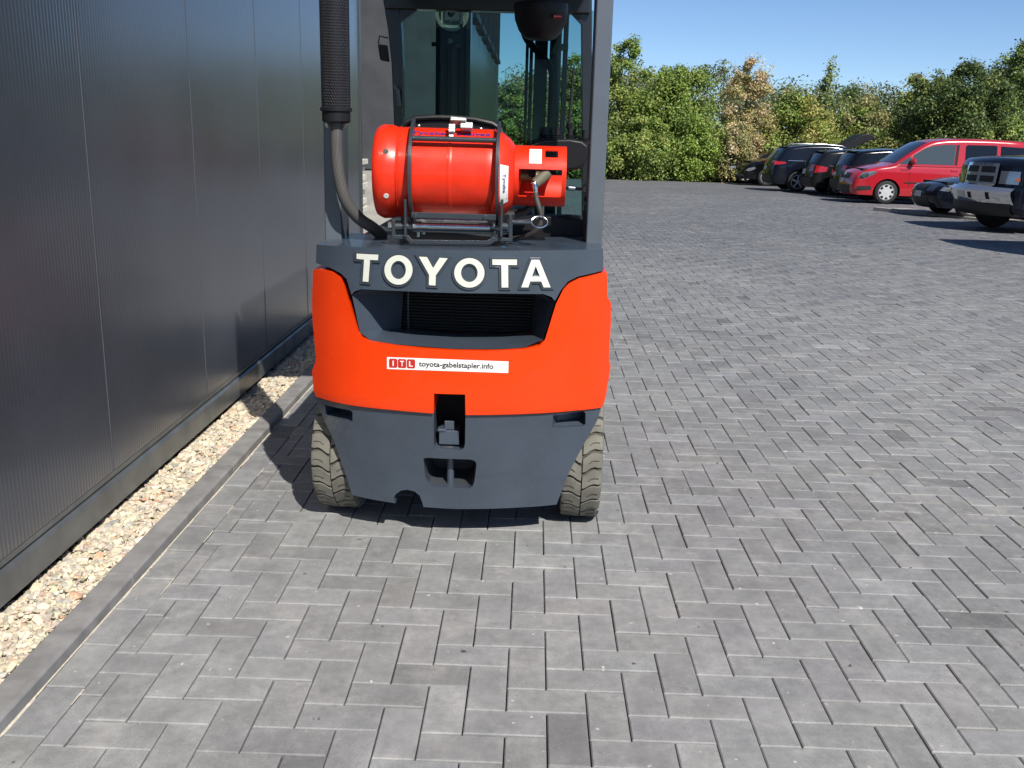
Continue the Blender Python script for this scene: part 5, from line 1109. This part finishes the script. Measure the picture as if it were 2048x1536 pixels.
def tree(name, label, px, dep, wpx, top, cols, shape='bush', nc=60, npl=120, size=0.13, group='trees along the far edge of the yard', cat='tree', gaps=1.0, m='leaf', low=0.0):
    d = ray(px, 300); x = EYE.x+d.x*dep/d.y; y = dep; z0 = float(gz(x, y))-0.06
    zt = atY(px, top, dep).z; H = zt-z0; Rw = wpx/F_PX*dep/2*1.03
    t = thing(name, label, cat, (x, y, z0), 0, group)
    C = []; tries = 0
    nc = int(nc*1.35)
    while len(C) < nc and tries < 5000:
        tries += 1; h = RNG.random(); a = RNG.uniform(0, 2*math.pi); rr = math.sqrt(RNG.random())
        if shape == 'bush': prof = (1-abs(h-0.40)/0.62)**0.5 if abs(h-0.40) < 0.62 else 0; prof = max(prof, 0.10)
        elif shape == 'spire': prof = 1.0 if h < 0.25 else (1-h)**0.6*1.1+0.08
        elif shape == 'round': prof = math.sqrt(max(0, 1-((h-0.52)/0.52)**2)) if h > 0.04 else 0.4
        else: prof = 0.35+0.65*math.sin(math.pi*min(1, h*0.9+0.1))
        if RNG.random() > prof**0.8: continue
        hh = low+(0.97-low)*h
        C.append((x+math.cos(a)*rr*Rw*prof, y+math.sin(a)*rr*Rw*prof*0.9, z0+0.12+hh*H, hh))
    C = np.array(C); r = (0.075+0.08*RNG.random(len(C)))*min(Rw*2, H)*gaps*np.clip(1.25-0.85*C[:, 3], 0.30, 1.2)
    # upright shoots breaking the outline
    nsh = 26; pick = C[RNG.choice(len(C), nsh, p=(C[:, 3]+0.15)/(C[:, 3]+0.15).sum())]; sh = []
    for c in pick:
        ln_ = H*RNG.uniform(0.06, 0.15); dv_ = np.array([RNG.normal(0, 0.22)+(c[0]-x)/max(Rw, 0.1)*0.35, RNG.normal(0, 0.22), 1.0]); dv_ /= np.linalg.norm(dv_)
        for t_ in np.linspace(0.1, 1, 6): sh.append((*(c[:3]+dv_*ln_*(t_+0.35)), 1-0.75*t_))
    SH = np.array(sh); SH = SH[SH[:, 2] < zt+0.02]
    Vs, Fs, cs = leaves(SH[:, :3], 0.20*SH[:, 3]+0.05, 9, size*LS, cols)
    V, F, cc = leaves(C[:, :3], r, int(npl*LN*0.72), size*LS, cols)
    F = np.concatenate([F, Fs+len(V)]); V = np.concatenate([V, Vs]); cc = np.concatenate([cc, cs])
    ok = V.reshape(-1, 4, 3)[:, :, 2].min(1) > z0+0.02; F = F[ok]; used = np.unique(F); remap = np.full(len(V), -1); remap[used] = np.arange(len(used)); V = V[used]; cc = cc[used]; F = remap[F]
    np_mesh('crown', V, F, m, t, cc)
    q = MB(); r0 = 0.03+0.012*H; q.tube([(x, y, z0), (x+0.05, y, z0+H*0.3), (x-0.04, y+0.03, z0+H*0.62), (x+0.03, y, z0+H*0.93)], [r0, r0*0.75, r0*0.45, r0*0.12], 7)
    tk = q.build('trunk', 'bark', t); q = MB()
    for c in C[RNG.permutation(len(C))[:22]]:
        h0 = z0+max(0.15, (c[2]-z0)*0.55); q.tube([(x, y, h0), ((x+c[0])/2, (y+c[1])/2, (h0+c[2])/2+0.1), (c[0], c[1], c[2])], [r0*0.32, r0*0.2, r0*0.06], 5)
    q.build('branches', 'bark', tk)
    return t
D = 45.5
tree('birch_tree', 'tall light green tree beside the forklift\'s right pillar', 1236, D+0.5, 150, 70, GREEN, 'spire', 75, 150, 0.12)
tree('broadleaf_tree', 'broad bright green bushy tree right of the forklift', 1350, D-0.8, 190, 135, [(0.153, 0.243, 0.04), (0.126, 0.207, 0.036), (0.18, 0.27, 0.05)], 'bush', 90, 170, 0.125)
tree('shrub', 'low fresh green shrub at the pavement edge right of the forklift', 1285, D-2.2, 130, 235, GREEN, 'bush', 50, 150, 0.12, cat='shrub', group='shrubs along the far edge of the yard')
tree('shrub', 'bright green shrub just left of the brown withered tree', 1395, D-2.0, 90, 250, [(0.18, 0.288, 0.045), (0.153, 0.252, 0.04)], 'bush', 40, 140, 0.11, cat='shrub', group='shrubs along the far edge of the yard')
tree('withered_tree', 'brown withered tree with dry leaves behind the parked cars', 1486, D-0.6, 120, 108, BROWN, 'spire', 85, 130, 0.10, gaps=0.85, m='dry')
tree('shrub', 'brownish dry shrub at the foot of the withered tree', 1462, D-2.2, 90, 250, BROWN+OLIVE, 'bush', 36, 120, 0.10, cat='shrub', group='shrubs along the far edge of the yard', m='dry')
tree('broadleaf_tree', 'yellow green bushy tree behind the open tailgate', 1590, D-0.5, 160, 192, YEL+GREEN, 'bush', 80, 150, 0.12)
tree('sapling', 'slender sapling rising above the lower trees behind the open tailgate', 1645, D+0.6, 78, 110, [(0.198, 0.27, 0.081), (0.162, 0.234, 0.072)], 'spire', 34, 60, 0.13, gaps=0.75)
tree('broadleaf_tree', 'olive green tree behind the windscreen of the red van', 1720, D, 180, 206, GREEN+OLIVE, 'bush', 80, 150, 0.12)
tree('broadleaf_tree', 'loose olive tree with a thin top above the red van\'s roof', 1818, D+0.8, 105, 148, OLIVE+GREEN, 'spire', 60, 120, 0.12)
tree('broadleaf_tree', 'large dark green tree above the red van\'s rear windows', 1905, D-1.5, 210, 135, DARK+[(0.108, 0.162, 0.036)], 'round', 95, 170, 0.13)
tree('broadleaf_tree', 'tall leafy tree at the right edge of the picture', 2010, D-0.5, 170, 82, GREEN+DARK, 'spire', 85, 150, 0.13)
tree('shrub', 'dark green shrub low behind the pickup', 1990, D-3.0, 160, 225, DARK+GREEN, 'bush', 50, 150, 0.12, cat='shrub', group='shrubs along the far edge of the yard')
for px, tp, c_, lb in ((2120, 100, DARK, 'dark tree just outside the right edge of the picture'), (2240, 120, GREEN, 'green tree beyond the right edge, mirrored in the metal wall'), (2380, 90, OLIVE, 'olive tree far beyond the right edge, mirrored in the metal wall')): tree('broadleaf_tree', lb, px, D, 190, tp, c_, 'round', 70, 150, 0.14)
tree('broadleaf_tree', 'dark bushy tree seen through the cab between the mast rails', 1022, D-1, 110, 175, DARK+GREEN, 'bush', 70, 150, 0.12)
tree('broadleaf_tree', 'green tree seen through the cab right of the mast', 1140, D, 120, 112, GREEN+OLIVE, 'spire', 70, 150, 0.12)
tree('shrub', 'bright green shrub seen through the cab beside the gas cylinder', 1060, D-2.5, 130, 215, [(0.18, 0.27, 0.054), (0.144, 0.225, 0.045)], 'bush', 45, 150, 0.12, cat='shrub', group='shrubs along the far edge of the yard')
tree('shrub', 'dark shrub low behind the console levers', 1165, D-2.5, 120, 240, DARK+GREEN, 'bush', 45, 150, 0.12, cat='shrub', group='shrubs along the far edge of the yard')
# low undergrowth along the paving edge
n = 900; C = np.stack([RNG.uniform(-12, 30, n), 43.3+RNG.random(n)*3.5, np.zeros(n)], -1); C[:, 2] = gz(0, 44)+0.10+RNG.random(n)*0.9*np.clip((C[:, 1]-43.2)/1.5, 0.15, 1)
V, F, cc = leaves(C, np.full(n, 0.34), 32, 0.12, GREEN+DARK+OLIVE); ug = np_mesh('undergrowth', V, F, 'leaf', None, cc); ug['kind'] = 'stuff'; tag(ug, 'tangled green undergrowth along the far paving edge', 'undergrowth')
# wooded rise behind
n = 2600; X = RNG.uniform(-60, 110, n); Yf = RNG.uniform(95, 125, n); ht = 7.9+0.7*np.sin(X*0.13)+0.5*np.sin(X*0.37+1)
C = np.stack([X, Yf, -0.7+ht*RNG.random(n)**0.5], -1); V, F, cc = leaves(C, RNG.uniform(0.8, 1.6, n), 130, 0.14, DARK+OLIVE+[(0.126, 0.153, 0.054)], lim=0.95); fw_ = np_mesh('far_wood', V, F, 'leaf', None, cc); fw_['kind'] = 'stuff'; tag(fw_, 'distant dark wood along the skyline behind the trees', 'wood')
